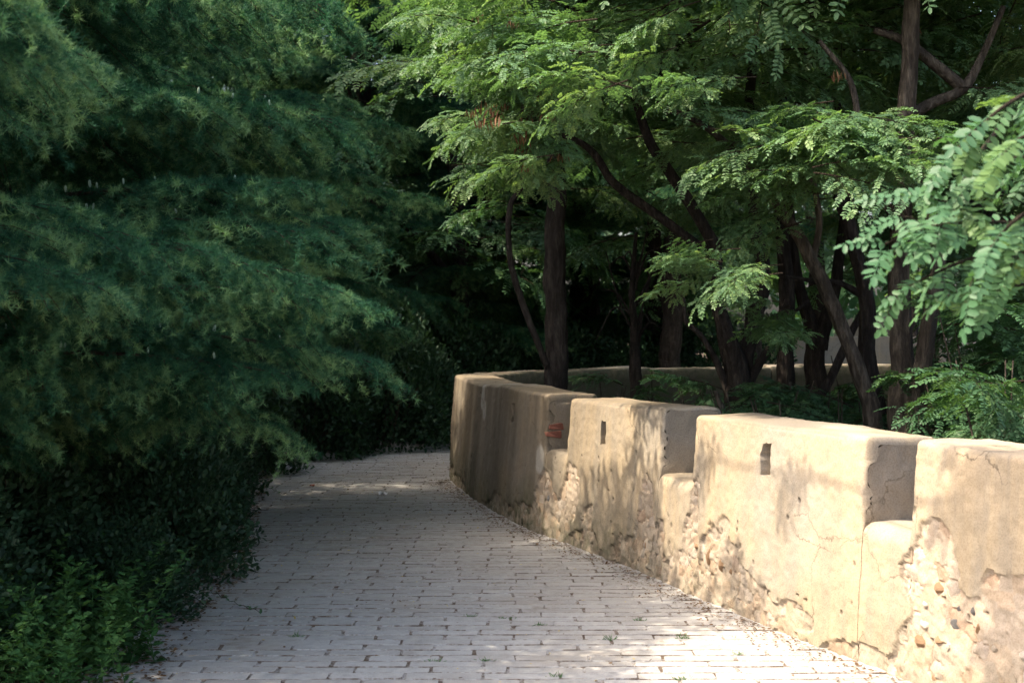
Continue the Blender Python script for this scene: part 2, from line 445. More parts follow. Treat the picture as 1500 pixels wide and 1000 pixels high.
def wall_segment(name, s0, s1, H, parent, res, seed=0, round_end=.020, top_r=.032, proud=0.0):
    sg = np.linspace(s0, s1, max(8, int((s1 - s0) / res)))
    zg = np.linspace(-.12, H - top_r, max(8, int((H - top_r + .12) / res)))
    slits = [q for q in SLITS if s0 + .1 < q[0] < s1 - .1 and H > 1]
    for (sc, zc, w, h) in slits:
        sg = np.r_[sg, sc - w / 2 - .001, sc - w / 2 + .003, sc + w / 2 - .003, sc + w / 2 + .001]
        zg = np.r_[zg, zc - h / 2 - .001, zc - h / 2 + .004, zc + h / 2 - .004, zc + h / 2 + .001]
    e = round_end
    sg = np.sort(np.r_[sg, s0 + e * np.array([.05, .15, .3, .5, .75]), s1 - e * np.array([.05, .15, .3, .5, .75])])
    zg = np.sort(zg)
    nf = len(zg)
    a = np.linspace(0, math.pi / 2, 7)[1:-1]
    tO = np.r_[-BAT * zg, -BAT * (H - top_r) - top_r * (1 - np.cos(a))]
    tZ = np.r_[zg, H - top_r + top_r * np.sin(a)]
    o_t0 = -BAT * (H - top_r) - top_r; o_t1 = -THK + top_r
    to = np.linspace(o_t0, o_t1, 9)
    tO = np.r_[tO, to]; tZ = np.r_[tZ, np.full(9, H)]
    tO = np.r_[tO, o_t1 - top_r * np.sin(a)]; tZ = np.r_[tZ, H - top_r + top_r * np.cos(a)]
    zb = np.linspace(H - top_r, -.12, 12)
    tO = np.r_[tO, np.full(12, -THK)]; tZ = np.r_[tZ, zb]
    S, O = np.meshgrid(sg, tO, indexing='ij'); _, Zz = np.meshgrid(sg, tZ, indexing='ij')
    front = np.zeros(len(tO)); front[:nf] = 1; front[nf:nf + 5] = np.linspace(.9, .3, 5)
    dep, rub, cid, pit, moss_shade, pat, grm_shade = erosion(S, Zz)
    grm_shade = grm_shade * (tO > -THK + .06)[None, :] * (Zz < H - .02) + 1.22 * (tO <= -THK + .03)[None, :] * sstep(1.12, .95, Zz) + (Zz > H - .02) * sstep(.42, .62, fbm(S * 1.5, O * 3, seed=48)) * np.where(S > S_COR + .5, 1.0, .6)  # inner face and background coping painted darker, standing in for canopy shade
    moss_shade = np.where((tO <= -THK + .03)[None, :], .95, moss_shade)  # moss colour on the inner face also deepens its painted shade
    for (sc, zc, w, h) in slits:
        ins = (np.abs(S - sc) < w / 2 + .0005 - .002) & (np.abs(Zz - zc) < h / 2 + .0005 - .002)
        dep = np.where(ins, .36 - .16 * sstep(zc + h / 2, zc - h / 2, Zz) + .02 * fbm(S * 30, Zz * 30, seed=3), dep)
        rub = np.where(ins, .4, rub); pit = np.where(ins, 0, pit)
    O = O - dep * front - (fbm(S * 1.1, Zz * 1.1, seed=61) - .5) * .02 * front + proud
    q = np.minimum(S - s0, s1 - S); q = np.where(q < e, e - np.sqrt(np.maximum(e * e - (e - q) ** 2, 0)), 0) * (1 + .9 * (fbm(Zz * 7, S * 7, seed=33) - .5) + 2.2 * sstep(.54, .68, fbm(Zz * 9, S * 3, seed=35))) * (sstep(.60, .70, Zz) if H > 1 else .3)
    mid = (tO + THK / 2)
    O = O - np.sign(O + THK / 2) * q * (np.abs(O + THK / 2) > .1)
    hs = sstep(.3, 1.0, Zz / H)
    Zz = Zz - q * (Zz > H - top_r * 1.2) + hs * ((fbm(S * .9, O * 2, seed=71 + seed) - .5) * .05 + (fbm(S * 6, O * 6, seed=77) - .5) * .014 * (Zz > H - .03))
    Sw = S
    for (sc, zc, w, h) in slits:                              # worn, uneven lips
        nr = np.exp(-((S - sc) / (w * .9)) ** 2 - ((Zz - zc) / (h * .8)) ** 2) * front
        Sw = Sw + nr * .075 * (fbm(S * 16, Zz * 16, seed=13, octv=3) - .5); Zz = Zz + nr * .07 * (fbm(S * 16, Zz * 16, seed=15, octv=3) - .5)
    bx, by, nx, ny = wall_at(Sw)
    # rough ends: each end of the block wanders a little
    V = np.stack([bx + nx * O, by + ny * O, Zz], -1)
    ns, nc = S.shape
    i = np.arange(ns - 1)[:, None] * nc; j = np.arange(nc - 1)[None, :]
    gg = Geo()
    gg.add(V.reshape(-1, 3), np.stack([i + j, i + nc + j, i + nc + j + 1, i + j + 1], -1).reshape(-1, 4))
    at = {'rub': (rub * (front > 0)).ravel(), 'cell': cid.ravel(), 'pit': (pit * (front > 0)).ravel(), 'moss_shade': moss_shade.ravel(), 'patch': pat.ravel(), 'grime_shade': grm_shade.ravel()}
    # ends: a grid between the front and the back column, roughened
    n_ar = 0; caps = []
    for side, si in ((-1, 0), (1, ns - 1)):
        fcol = V[si, :nf + 5 + 4]; bcol = V[si, nf + 5 + 5:][::-1]
        m = 40
        tt = np.linspace(0, 1, m)
        def res_col(c):
            L = np.r_[0, np.cumsum(np.linalg.norm(np.diff(c, axis=0), axis=1))]; L /= L[-1]
            return np.stack([np.interp(tt, L, c[:, k]) for k in range(3)], -1)
        a_, b_ = res_col(fcol), res_col(bcol)
        w = np.linspace(0, 1, 22)[None, :, None]
        Gd = a_[:, None, :] * (1 - w) + b_[:, None, :] * w
        x0, y0, nx0, ny0 = wall_at(sg[si]); tx0, ty0 = ny0, -nx0
        edge = np.sin(np.pi * np.linspace(0, 1, 22))[None, :] ** .3 * np.minimum(1, np.sin(np.pi * tt) * 6)[:, None]
        rr = ((fbm(Gd[..., 2] * 5, (Gd[..., 0] - x0) * 5, seed=90 + seed + si % 7) - .5) * .05 + (fbm(Gd[..., 2] * 22, (Gd[..., 0] - x0) * 22, seed=91) - .5) * .016) * edge
        Gd[..., 0] += rr * tx0; Gd[..., 1] += rr * ty0
        ii = np.arange(m - 1)[:, None] * 22; jj = np.arange(21)[None, :]
        q4 = [ii + jj, ii + jj + 1, ii + 22 + jj + 1, ii + 22 + jj]
        if side > 0: q4 = q4[::-1]
        gg.add(Gd.reshape(-1, 3), np.stack(q4, -1).reshape(-1, 4))
        n_ar += m * 22
    for k in at: at[k] = np.r_[at[k], np.full(n_ar, .1 if k == 'rub' else (.5 if k == 'cell' else .5 if k == 'grime_shade' else 0))]  # end faces evenly darkened, painting in the shade of the gaps
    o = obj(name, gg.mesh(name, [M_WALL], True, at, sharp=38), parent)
    return o

wall = thing('parapet_wall', 'weathered tan plastered parapet wall with crenel gaps curving along the right of the path', 'wall')
dg = [(6.66, 7.02), (8.82, 9.34), (10.86, 11.26)]
merlons = []
cuts = [s_of_d(3.2), s_of_d(4.3), s_of_d(4.62)] + [s_of_d(v) for p in dg for v in p]
sB = s_of_d(13.25)
spec = [('merlon', cuts[0], cuts[1], .02), ('crenel_sill', cuts[1], cuts[2], .03), ('merlon', cuts[2], cuts[3], .011), ('crenel_sill', cuts[3], cuts[4], .011),
        ('merlon', cuts[4], cuts[5], .011), ('crenel_sill', cuts[5], cuts[6], .012), ('merlon', cuts[6], cuts[7], .012), ('crenel_sill', cuts[7], cuts[8], .013),
        ('merlon', cuts[8], S_COR + 1.9, .017)]
k0 = S_COR + 1.9
for k in range(5):
    spec.append(('crenel_sill' if k < 0 else 'merlon', k0 + k * 1.9 + .004, k0 + (k + 1) * 1.9, .05))
for k, (nm, a, b, res) in enumerate(spec):
    if nm == 'merlon':
        merlons.append(wall_segment('merlon', a, b, 1.10 + [0, 0, .012, 0, -.012, 0, -.005, 0, .0, .01, -.01, .02, 0, 0][k], wall, res, k))
    else:
        merlons.append(wall_segment('crenel_sill', a - .012, b + .012, .67, wall, res, k, .012, .07, -.003))

# stones and bricks showing where the plaster has fallen off
def rock_mesh(name, mat, seed, sub=2):
    import bmesh
    bm = bmesh.new(); bmesh.ops.create_icosphere(bm, subdivisions=sub, radius=1)
    r = random.Random(seed)
    cuts_ = [(Vector((r.gauss(0, 1), r.gauss(0, 1), r.gauss(0, 1))).normalized(), r.uniform(.55, .85)) for _ in range(9)]
    for v in bm.verts:
        for nrm, dd in cuts_:
            e = v.co.dot(nrm) - dd
            if e > 0: v.co -= nrm * e
    me = bpy.data.meshes.new(name); bm.to_mesh(me); bm.free(); me.materials.append(mat)
    return me
rocks = {c: [rock_mesh('stone', m, 40 + k * 7 + i) for i in range(2)] for k, (c, m) in enumerate((('b', M_STONE_BROWN), ('g', M_STONE_GREY), ('p', M_STONE_PALE)))}
def nearest_seg(s):
    for k, (nm, a, b, res) in enumerate(spec):
        if a <= s <= b: return merlons[k]
    return merlons[-1]
for k, (x, y, w, h, c, dp) in enumerate([(1346, 940, 15, 13, 'b', .02), (1397, 913, 12, 10, 'g', .025), (1372, 938, 8, 9, 'b', .02), (1350, 915, 14, 9, 'p', .015), (1372, 862, 10, 12, 'b', .015),
        (1400, 892, 6, 9, 'g', .02), (1423, 896, 5, 7, 'g', .02), (1428, 924, 6, 12, 'b', .02), (1363, 992, 9, 9, 'b', .02), (1352, 885, 9, 8, 'p', .02), (1385, 945, 9, 8, 'p', .02),
        (1033, 815, 4, 14, 'b', .012), (1052, 828, 4, 12, 'b', .012), (1065, 838, 4, 6, 'b', .01), (1020, 800, 4, 6, 'b', .01), (941, 800, 4, 9, 'b', .01), (1495, 960, 12, 10, 'p', .02), (1450, 950, 11, 9, 'p', .02),
        (800, 730, 5, 6, 'g', .01), (944, 770, 4, 8, 'p', .012)]):
    s, z = px_wall(x, y)
    bx, by, nx, ny = [float(q) for q in wall_at(s)]
    if z < .03: continue
    sc = w / F * by * 1.05
    dep = float(erosion(np.array([s]), np.array([z]))[0][0])
    off = -BAT * z - dep - .012
    o = obj('stone', rocks[c][k % 2], nearest_seg(s), (bx + nx * off, by + ny * off, z), frame_quat((-ny, nx, 0), (0, 0, 1), random.uniform(-.4, .4)), (sc, .03, h / F * by * 1.05))
def brick_mesh():
    import bmesh
    bm = bmesh.new(); bmesh.ops.create_cube(bm, size=1)
    for v in bm.verts: v.co = Vector((v.co.x * .11, v.co.y * .10, v.co.z * .048)) + Vector((random.uniform(-.016, .016), random.uniform(-.016, .016), random.uniform(-.010, .010)))
    bmesh.ops.bevel(bm, geom=bm.edges, offset=.004, segments=1, affect='EDGES')
    me = bpy.data.meshes.new('brick'); bm.to_mesh(me); bm.free(); me.materials.append(M_BRICK); return me
brk = brick_mesh()
s_d0 = cuts[8]
for (z, ds_, oo, tw) in [(.842, .052, -.128, .10), (.790, .046, -.118, -.14)]:
    bx, by, nx, ny = [float(q) for q in wall_at(s_d0 + ds_)]
    o = obj('brick', brk, merlons[8], (bx + nx * (oo + .0), by + ny * (oo + .0), z), (tw * .5, tw * .4, math.atan2(ny, nx) + tw))
    o['label'] = 'broken red brick showing through the plaster'

# ------------------------------------------------------------------ the path and its pavers
LEFT = np.array([(3, -1.9), (6.6, -1.74), (8, -1.85), (9.3, -1.85), (10.7, -2.05), (13, -2.4), (16, -2.8), (18, -3.2), (23, -3.4)])
def left_edge(d): return np.interp(d, LEFT[:, 0], LEFT[:, 1])
k_out = WS > S_COR
def right_edge(d):
    if d <= 15.4: return float(np.interp(d, WY[~k_out], WX[~k_out])) + .06
    return float(np.interp(d, WY[k_out], WX[k_out])) + .06 if d < 19.9 else 8.0
g = Geo()
dd = np.linspace(2.5, 24, 120)
lv = np.array([(left_edge(d) - .25, d, -.006) for d in dd]); rv = np.array([(right_edge(d) + .12, d, -.006) for d in dd])
i = np.arange(119)
g.add(np.vstack([lv, rv]), np.stack([i, i + 120, i + 121, i + 1], -1))
path = obj('path', g.mesh('path', [M_JOINT])); path['kind'] = 'structure'; path['label'] = 'worn path of long grey stone setts between hedge and wall'

PW, PD = .366, .119
def paver_geo(seed, th=.05):
    r = np.random.default_rng(seed)
    w = PW - r.choice([.004, .008, .012, .017]); d = PD - r.choice([.003, .004, .007, .011, .015])
    c = np.array([(-w / 2, -d / 2), (w / 2, -d / 2), (w / 2, d / 2), (-w / 2, d / 2)]) + r.uniform(-.0045, .0045, (4, 2))
    out = []
    for k in range(4):                       # eight-sided outline with worn corners
        a, b, e = c[k - 1], c[k], c[(k + 1) % 4]
        q = r.uniform(.004, .012)
        out += [b + (a - b) / np.linalg.norm(a - b) * q, b + (e - b) / np.linalg.norm(e - b) * q]
    out = np.array(out); cen = out.mean(0)
    ins = cen + (out - cen) * np.array([1 - .005 / w, 1 - .005 / d])
    v = np.vstack([np.c_[out, np.full(8, -th)], np.c_[out, np.full(8, -.003)], np.c_[ins, r.uniform(-.0006, .0006, 8)], [[*cen, .0004]]])
    q4 = [(k, (k + 1) % 8, 8 + (k + 1) % 8, 8 + k) for k in range(8)] + [(8 + k, 8 + (k + 1) % 8, 16 + (k + 1) % 8, 16 + k) for k in range(8)]
    t3 = [(16 + k, 16 + (k + 1) % 8, 24) for k in range(8)]
    return v, np.array(q4), np.array(t3)
PV = [paver_geo(100 + k) for k in range(14)]
pmesh = []
for v, q4, t3 in PV:
    gg = Geo(); gg.add(v, q4, 1); gg.f.append((t3, 0)); pmesh.append(gg.mesh('paver', [M_PAVER, M_JOINT], flat=True))
spots = []
row = 0
d = 4.6
while d < 22.5:
    off = (PW * .5 if row % 2 else 0) + U(-.035, .035)
    x = -4.2 + off
    re = right_edge(d)
    while x < re:
        if x > left_edge(d) - .5: spots.append((x + PW / 2, d + U(-.004, .004)))
        x += PW + U(-.004, .004)
    row += 1
    d += PD * U(.97, 1.03)
def in_frame(x, y):
    px_ = CX + F * x / y; py_ = HZ + F * CH / y
    return -40 < px_ < 1420 and py_ < 1015 and x > left_edge(y) - .12
vis = sorted([p for p in spots if in_frame(*p)], key=lambda p: p[1])
near = set(vis[:298])
gg = Geo()
for (x, y) in spots:
    if x < left_edge(y) - .2 + .12 * math.sin(y * 9) : continue
    k = random.randrange(14); flip = random.random() < .5
    rz = random.gauss(0, .012) + (math.pi if flip else 0); rx, ry = random.gauss(0, .0035), random.gauss(0, .003); zz = random.gauss(0, .0012)
    if (x, y) in near:
        obj('paver', pmesh[k], path, (x, y, zz), (rx, ry, rz))
    else:
        v, q4, t3 = PV[k]
        R = np.array(Euler((rx, ry, rz)).to_matrix())
        gg.add(v @ R.T + np.array([x, y, zz]), q4, 1, random.random()); gg.f.append((t3 + gg.n - len(v), 0))
o = obj('paving', gg.mesh('paving', [M_PAVER, M_JOINT], flat=True), path); o['kind'] = 'stuff'

# ------------------------------------------------------------------ foliage meshes
def cedar_bough(seed, L=2.2, droop=.34):
    r = np.random.default_rng(seed)
    gw, pts_all, dir_all, tn_all = Geo(), [], [], []
    def curve(p0, d0, ln, sag, n=10, wob=.03):
        t = np.linspace(0, 1, n)[:, None]
        p = p0 + d0 * (t * ln) + np.array([0, 0, -1]) * (sag * ln * t ** 2)
        ph = r.uniform(0, 6.3, 3)
        p = p + wob * ln * t * np.sin(t * np.array([[5, 6, 4]]) + ph)
        return p
    t = np.linspace(0, 1, 16)
    axis = np.stack([t * L, .06 * L * np.sin(t * 4 + r.uniform(0, 6)) * t, L * (.16 * t - droop * t ** 2)], -1)
    tube(gw, axis, np.interp(t, [0, 1], [.020, .003]), 5)
    def needles(p, dens=1.0, spread=1.0, tn=.5):
        ln = np.r_[0, np.cumsum(np.linalg.norm(np.diff(p, axis=0), axis=1))]
        k = max(2, int(ln[-1] / .0155 * dens)); q = r.uniform(0, ln[-1], k)
        pp = np.stack([np.interp(q, ln, p[:, c]) for c in range(3)], -1)
        tg = p[-1] - p[0]; tg = tg / (np.linalg.norm(tg) + 1e-9)
        pts_all.append(np.repeat(pp, 12, 0)); dir_all.append(np.repeat(tg[None], k * 12, 0)); tn_all.append(np.repeat(np.clip(tn + .55 * (q / ln[-1] - .5) + r.normal(0, .08, k), 0, 1), 12))  # needles paler towards twig tips, caught light painted into the tint
    needles(axis[4:], .8, 1, .35)
    nb = 42
    for b in range(nb):
        u = .10 + .90 * (b + r.uniform(0, .8)) / nb
        p0 = np.array([np.interp(u, t, axis[:, c]) for c in range(3)])
        side = 1 if b % 2 else -1
        ln = L * (.40 * (1 - u) ** .6 + .07) * r.uniform(.6, 1.1) * (.55 + .45 * min(1, u * 4))
        ang = math.radians(r.uniform(38, 68))
        d0 = np.array([math.cos(ang), side * math.sin(ang), r.uniform(-.05, .18)])
        sag = r.uniform(.2, .65)
        c = curve(p0, d0, ln, sag)
        tube(gw, c[::3], np.linspace(.004, .0015, len(c[::3])), 3)
        bt = r.uniform(.1, .8)
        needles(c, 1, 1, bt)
        ns = int(3 + ln * 8)
        for q in range(ns):
            uu = r.uniform(.12, .98); s0 = c[int(uu * 9)]
            sd = 1 if q % 2 else -1; a2 = ang * side + sd * math.radians(r.uniform(30, 60))
            l2 = (.09 + .24 * ln * (1 - uu * .5)) * r.uniform(.6, 1.3)
            d2 = np.array([math.cos(a2), math.sin(a2), r.uniform(-.35, .12)])
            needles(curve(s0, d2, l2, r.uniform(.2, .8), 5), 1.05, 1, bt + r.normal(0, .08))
    p = np.concatenate(pts_all); dr = np.concatenate(dir_all); tn = np.concatenate(tn_all); k = len(p)
    v = r.normal(0, 1, (k, 3)); v[:, 2] += .25; v /= np.linalg.norm(v, axis=1)[:, None]
    nd = v + dr * .55; nd /= np.linalg.norm(nd, axis=1)[:, None]
    w = np.cross(nd, r.normal(0, 1, (k, 3))); w /= np.linalg.norm(w, axis=1)[:, None] + 1e-9
    ln = r.uniform(.024, .044, k)[:, None]; hw = .0014
    V = np.stack([p - w * hw, p + w * hw, p + nd * ln], 1).reshape(-1, 3)
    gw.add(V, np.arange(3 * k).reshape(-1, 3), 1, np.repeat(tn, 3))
    return gw.mesh('cedar_bough', [M_TWIG, M_NEEDLE]), axis
BOUGH = [cedar_bough(s, 2.2, dr) for s, dr in ((1, .20), (2, .30), (3, .38), (4, .26), (5, .16))]

def leaflet(g, p, xd, up, ln, wd, fold, mat, tint, rnd_=.2):
    """an oblong leaflet, folded on its midrib: two quads"""
    x = xd / np.linalg.norm(xd); y = np.cross(up, x); y /= np.linalg.norm(y) + 1e-9; z = np.cross(x, y)
    a, b = .22, .78
    v = [p, p + x * ln * a + y * wd / 2 + z * fold, p + x * ln * b + y * wd / 2 * .9 + z * fold, p + x * ln,
         p + x * ln * b - y * wd / 2 * .9 + z * fold, p + x * ln * a - y * wd / 2 + z * fold]
    return v
def leaf_batch(g, P0, XD, UP, ln, wd, fold, mat, tint):
    """many leaflets at once"""
    x = XD / np.linalg.norm(XD, axis=1)[:, None]; y = np.cross(UP, x); y /= np.linalg.norm(y, axis=1)[:, None] + 1e-9; z = np.cross(x, y)
    ln = np.asarray(ln)[:, None]; wd = np.asarray(wd)[:, None]; k = len(P0); fo = wd * fold
    a, b = .24, .74
    V = np.stack([P0, P0 + x * ln * a + y * wd * .47 + z * fo, P0 + x * ln * b + y * wd * .45 + z * fo, P0 + x * ln,
                  P0 + x * ln * b - y * wd * .45 + z * fo, P0 + x * ln * a - y * wd * .47 + z * fo], 1).reshape(-1, 3)
    i = np.arange(k)[:, None] * 6
    q = np.concatenate([i + np.array([[0, 3, 2, 1]]), i + np.array([[0, 5, 4, 3]])])
    g.add(V, q, mat, np.repeat(tint, 6))

def pinnate(r, ln=.21, pairs=7, lw=.021, ll=.043, sag=.3):
    """points of one compound leaf along +X: rachis polyline, leaflet arrays"""
    t = np.linspace(0, 1, 7); rach = np.stack([t * ln, .03 * ln * np.sin(t * 3 + r.uniform(0, 6)), ln * (.12 * t - sag * t ** 2)], -1)
    u = np.linspace(.2, .96, pairs)
    p0, xd, l_, w_ = [], [], [], []
    for k, uu in enumerate(u):
        q = np.array([np.interp(uu, t, rach[:, c]) for c in range(3)])
        for sd in (-1, 1):
            a = math.radians(r.uniform(58, 80))
            p0.append(q); xd.append((math.cos(a), sd * math.sin(a), r.uniform(-.45, .05)))
            f = r.uniform(.85, 1.12) * (1 - .25 * abs(uu - .55))
            l_.append(ll * f); w_.append(lw * f)
    p0.append(rach[-1]); xd.append((1, r.uniform(-.2, .2), -.3)); l_.append(ll); w_.append(lw)
    up = np.tile(np.array([[0, 0, 1.0]]), (len(p0), 1)) + r.normal(0, .18, (len(p0), 3))
    return rach, np.array(p0), np.array(xd), up, np.array(l_), np.array(w_)

def add_leaf(g, r, M3, p, sc=1.0, mat=1, rach_mat=0, tint=.5, pairs=None):
    rach, p0, xd, up, l_, w_ = pinnate(r, .21 * r.uniform(.75, 1.15), pairs or int(r.integers(6, 9)), sag=r.uniform(.1, .5))
    tube(g, (rach[::2] * sc) @ M3.T + p, .0013 * sc, 3, mat, tint)
    leaf_batch(g, (p0 * sc) @ M3.T + p, xd @ M3.T, up @ M3.T, l_ * sc, w_ * sc, .10, mat, np.clip(tint + r.normal(0, .07, len(p0)), 0, 1))

def basis(x, up=(0, 0, 1)):
    x = np.asarray(x, float); x = x / np.linalg.norm(x); y = np.cross(up, x); y /= np.linalg.norm(y) + 1e-9
    return np.stack([x, y, np.cross(x, y)], 1)

def locust_spray(seed, L=1.0, side_n=8, mats=None):
    """a leafy locust branch along +X"""
    r = np.random.default_rng(seed); g = Geo()
    t = np.linspace(0, 1, 9)
    ax = np.stack([t * L, .10 * L * np.sin(t * 4 + r.uniform(0, 6)) * t, L * (.10 * t - .22 * t ** 2)], -1)
    tube(g, ax, np.linspace(.010, .002, 9), 4, 0)
    tw = [(ax[2:], .45)]
    for k in range(side_n):
        u = .12 + .85 * (k + r.uniform(0, .8)) / side_n; p0 = np.array([np.interp(u, t, ax[:, c]) for c in range(3)])
        a = (1 if k % 2 else -1) * math.radians(r.uniform(30, 65)); ln = L * (.50 - .28 * u) * r.uniform(.7, 1.2)
        d = np.array([math.cos(a), math.sin(a), r.uniform(-.3, .4)])
        q = np.linspace(0, 1, 6)[:, None]
        c = p0 + d * ln * q + np.array([0, 0, -.25 * ln]) * q ** 2
        tube(g, c, np.linspace(.004, .0015, 6), 3, 0); tw.append((c, r.uniform(.2, .75)))
    for c, tn in tw:
        ln = np.r_[0, np.cumsum(np.linalg.norm(np.diff(c, axis=0), axis=1))]
        k = max(3, int(ln[-1] / .046))
        for j in range(k + 1):
            q = ln[-1] * (j + .3 * r.uniform(0, 1)) / k; q = min(q, ln[-1])
            p = np.array([np.interp(q, ln, c[:, m]) for m in range(3)])
            tg = c[-1] - c[0]; tg /= np.linalg.norm(tg)
            sd = np.cross((0, 0, 1), tg) * (1 if j % 2 else -1)
            d = tg * r.uniform(.25, .8) + sd * r.uniform(.6, 1.0) + np.array([0, 0, r.uniform(-.45, .25)])
            if j == k: d = tg + np.array([0, 0, -.2])
            add_leaf(g, r, basis(d, np.array([0, 0, 1]) + r.normal(0, .25, 3)), p, r.uniform(.8, 1.1), 1, 0, np.clip(tn + r.normal(0, .1), 0, 1))
    return g.mesh('locust_branch', mats or [M_TWIG, M_LOCUST])
SPRAY = [locust_spray(50 + k) for k in range(5)]
SPRAY_D = []
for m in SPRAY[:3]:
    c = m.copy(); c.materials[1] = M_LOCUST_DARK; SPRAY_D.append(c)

def leaf_dome(seed, n, rx, ry, h, ll, lw, mat, lump=.35):
    """shrub: leaves spread through a lumpy dome, more near its skin"""
    r = np.random.default_rng(seed); g = Geo()
    u = r.uniform(0, 2 * math.pi, n); cz = r.uniform(0, 1, n); rad = r.uniform(0.25, 1, n) ** .42
    x, y, z = np.cos(u) * np.sqrt(1 - cz ** 2 * .75), np.sin(u) * np.sqrt(1 - cz ** 2 * .75), cz
    lumpy = 1 - lump + 2 * lump * fbm(x * 2.2 + seed, y * 2.2, z * 2.2, seed, 3)
    p = np.stack([x * rx * rad * lumpy, y * ry * rad * lumpy, z * h * (rad * .85 + .15) * lumpy + .02], -1)
    out = np.stack([x, y, z * .7 + .25], -1); d = out + r.normal(0, .65, (n, 3)); up = np.array([0, 0, 1]) + r.normal(0, .45, (n, 3))
    cl = fbm(p[:, 0] * 5, p[:, 1] * 5, p[:, 2] * 5, seed + 3, 2)
    leaf_batch(g, p, d, up, ll * r.uniform(.7, 1.3, n), lw * r.uniform(.7, 1.2, n), .12, 1, np.clip(.2 + .9 * (cl - .3) + r.normal(0, .12, n), 0, 1))
    fol = g
    st = Geo()
    for k in range(9):
        a = r.uniform(0, 6.28); q = np.linspace(0, 1, 6)[:, None]; e = np.array([math.cos(a) * rx * .6, math.sin(a) * ry * .6, h * r.uniform(.5, .85)])
        c = q * e * np.array([1, 1, 1]) + np.sin(q * 5 + a) * .03
        tube(st, c, np.linspace(.012, .003, 6), 4)
    return fol.mesh('foliage', [M_TWIG, mat]), st.mesh('stem', [M_TWIG])
DOME = [leaf_dome(200 + k, 9500, .75, .75, 1.0, .046, .026, M_SHRUB) for k in range(3)]

def weed_mesh(seed, stems=7, h=.5):
    r = np.random.default_rng(seed); g = Geo()
    for s in range(stems):
        a = r.uniform(0, 6.28); lean = r.uniform(.1, .9); hh = h * r.uniform(.35, 1.1)
        q = np.linspace(0, 1, 8)
        b = r.normal(0, .09, 2)
        c = np.stack([b[0] + math.cos(a) * lean * hh * q ** 1.4, b[1] + math.sin(a) * lean * hh * q ** 1.4, hh * q - .02], -1)
        tube(g, c, np.linspace(.0035, .0012, 8), 3, 1, .6)
        k = int(hh / .022); tn = r.uniform(.2, .8)
        t = np.linspace(.12, 1, k); p = np.stack([np.interp(t, q, c[:, m]) for m in range(3)], -1)
        an = np.arange(k) * 2.4 + r.uniform(0, 6)
        for rep in range(3):
            aa = an + rep * .7 + r.normal(0, .2, k)
            d = np.stack([np.cos(aa), np.sin(aa), r.uniform(-.15, .7, k)], -1)
            leaf_batch(g, p + d * .012, d, np.tile([[0, 0, 1.]], (k, 1)) + r.normal(0, .3, (k, 3)), r.uniform(.035, .07, k) * (1.15 - .5 * t), r.uniform(.016, .028, k), .12, 1, np.clip(tn + r.normal(0, .12, k) + .25 * (t - .5), 0, 1))
    return g.mesh('weed', [M_TWIG, M_WEED])
WEED = [weed_mesh(300 + k) for k in range(4)]

# ------------------------------------------------------------------ trunks
def trunk_mesh(stems, mat, name='trunk', seed=0, base=(0, 0, 0), ridge=.13, sides=34):
    """stems: list of polylines [(x, y, z, radius), ...] in world metres"""
    g = Geo(); base = np.asarray(base)
    for k, st in enumerate(stems):
        st = np.asarray(st, float); ln = np.linalg.norm(np.diff(st[:, :3], axis=0), axis=1).sum()
        n = max(12, int(ln / .045)); c = spline(st, n); p, rad = c[:, :3] - base, np.maximum(c[:, 3], .003)
        ph = np.linspace(0, 1, n)
        p = p + .35 * rad[:, None] * np.stack([fbm(ph * ln * 2.2, ph * 0 + k, seed=seed + 5) - .5, fbm(ph * ln * 2.2, ph * 0 + k, seed=seed + 6) - .5, ph * 0], -1) * 2
        sd = sides if rad.max() > .05 else 8
        t = np.gradient(p, axis=0); t /= np.linalg.norm(t, axis=1)[:, None] + 1e-9
        ref = np.array([.97, .2, .1]); u = np.cross(t, ref); u /= np.linalg.norm(u, axis=1)[:, None] + 1e-9; w = np.cross(t, u)
        a = np.linspace(0, 2 * math.pi, sd, endpoint=False)
        hh = (ph * ln)[:, None]
        rg = 1 + ridge * (2 * vnoise(np.cos(a)[None] * 5.5 + hh * .2, np.sin(a)[None] * 5.5 + hh * .5, hh * 2.2, seed) - 1) + ridge * .8 * (2 * vnoise(np.cos(a)[None] * 2, np.sin(a)[None] * 2, hh * 4, seed + 3) - 1)
        V = p[:, None] + (rad[:, None] * rg)[..., None] * (np.cos(a)[None, :, None] * u[:, None] + np.sin(a)[None, :, None] * w[:, None])
        i = np.arange(n - 1)[:, None] * sd; j = np.arange(sd)[None]; j2 = (j + 1) % sd
        g.add(V.reshape(-1, 3), np.stack([i + j, i + j2, i + sd + j2, i + sd + j], -1).reshape(-1, 4))
    return g.mesh(name, [mat], True)

def pxstem(pts, d=None):
    """[(x, y, width_px[, d])] in photo pixels -> world polyline with radius"""
    out = []
    for q in pts:
        dd_ = q[3] if len(q) > 3 else d
        out.append((*P(q[0], q[1], dd_), q[2] * .88 / 2 / F * dd_))
    return out
def to_ground(st, dx=0.0, flare=1.35):
    x, y, z, r_ = st[0]
    return [(x + dx, y, -.06, r_ * flare), (x + dx * .5, y, z * .45, r_ * 1.1)] + list(st)

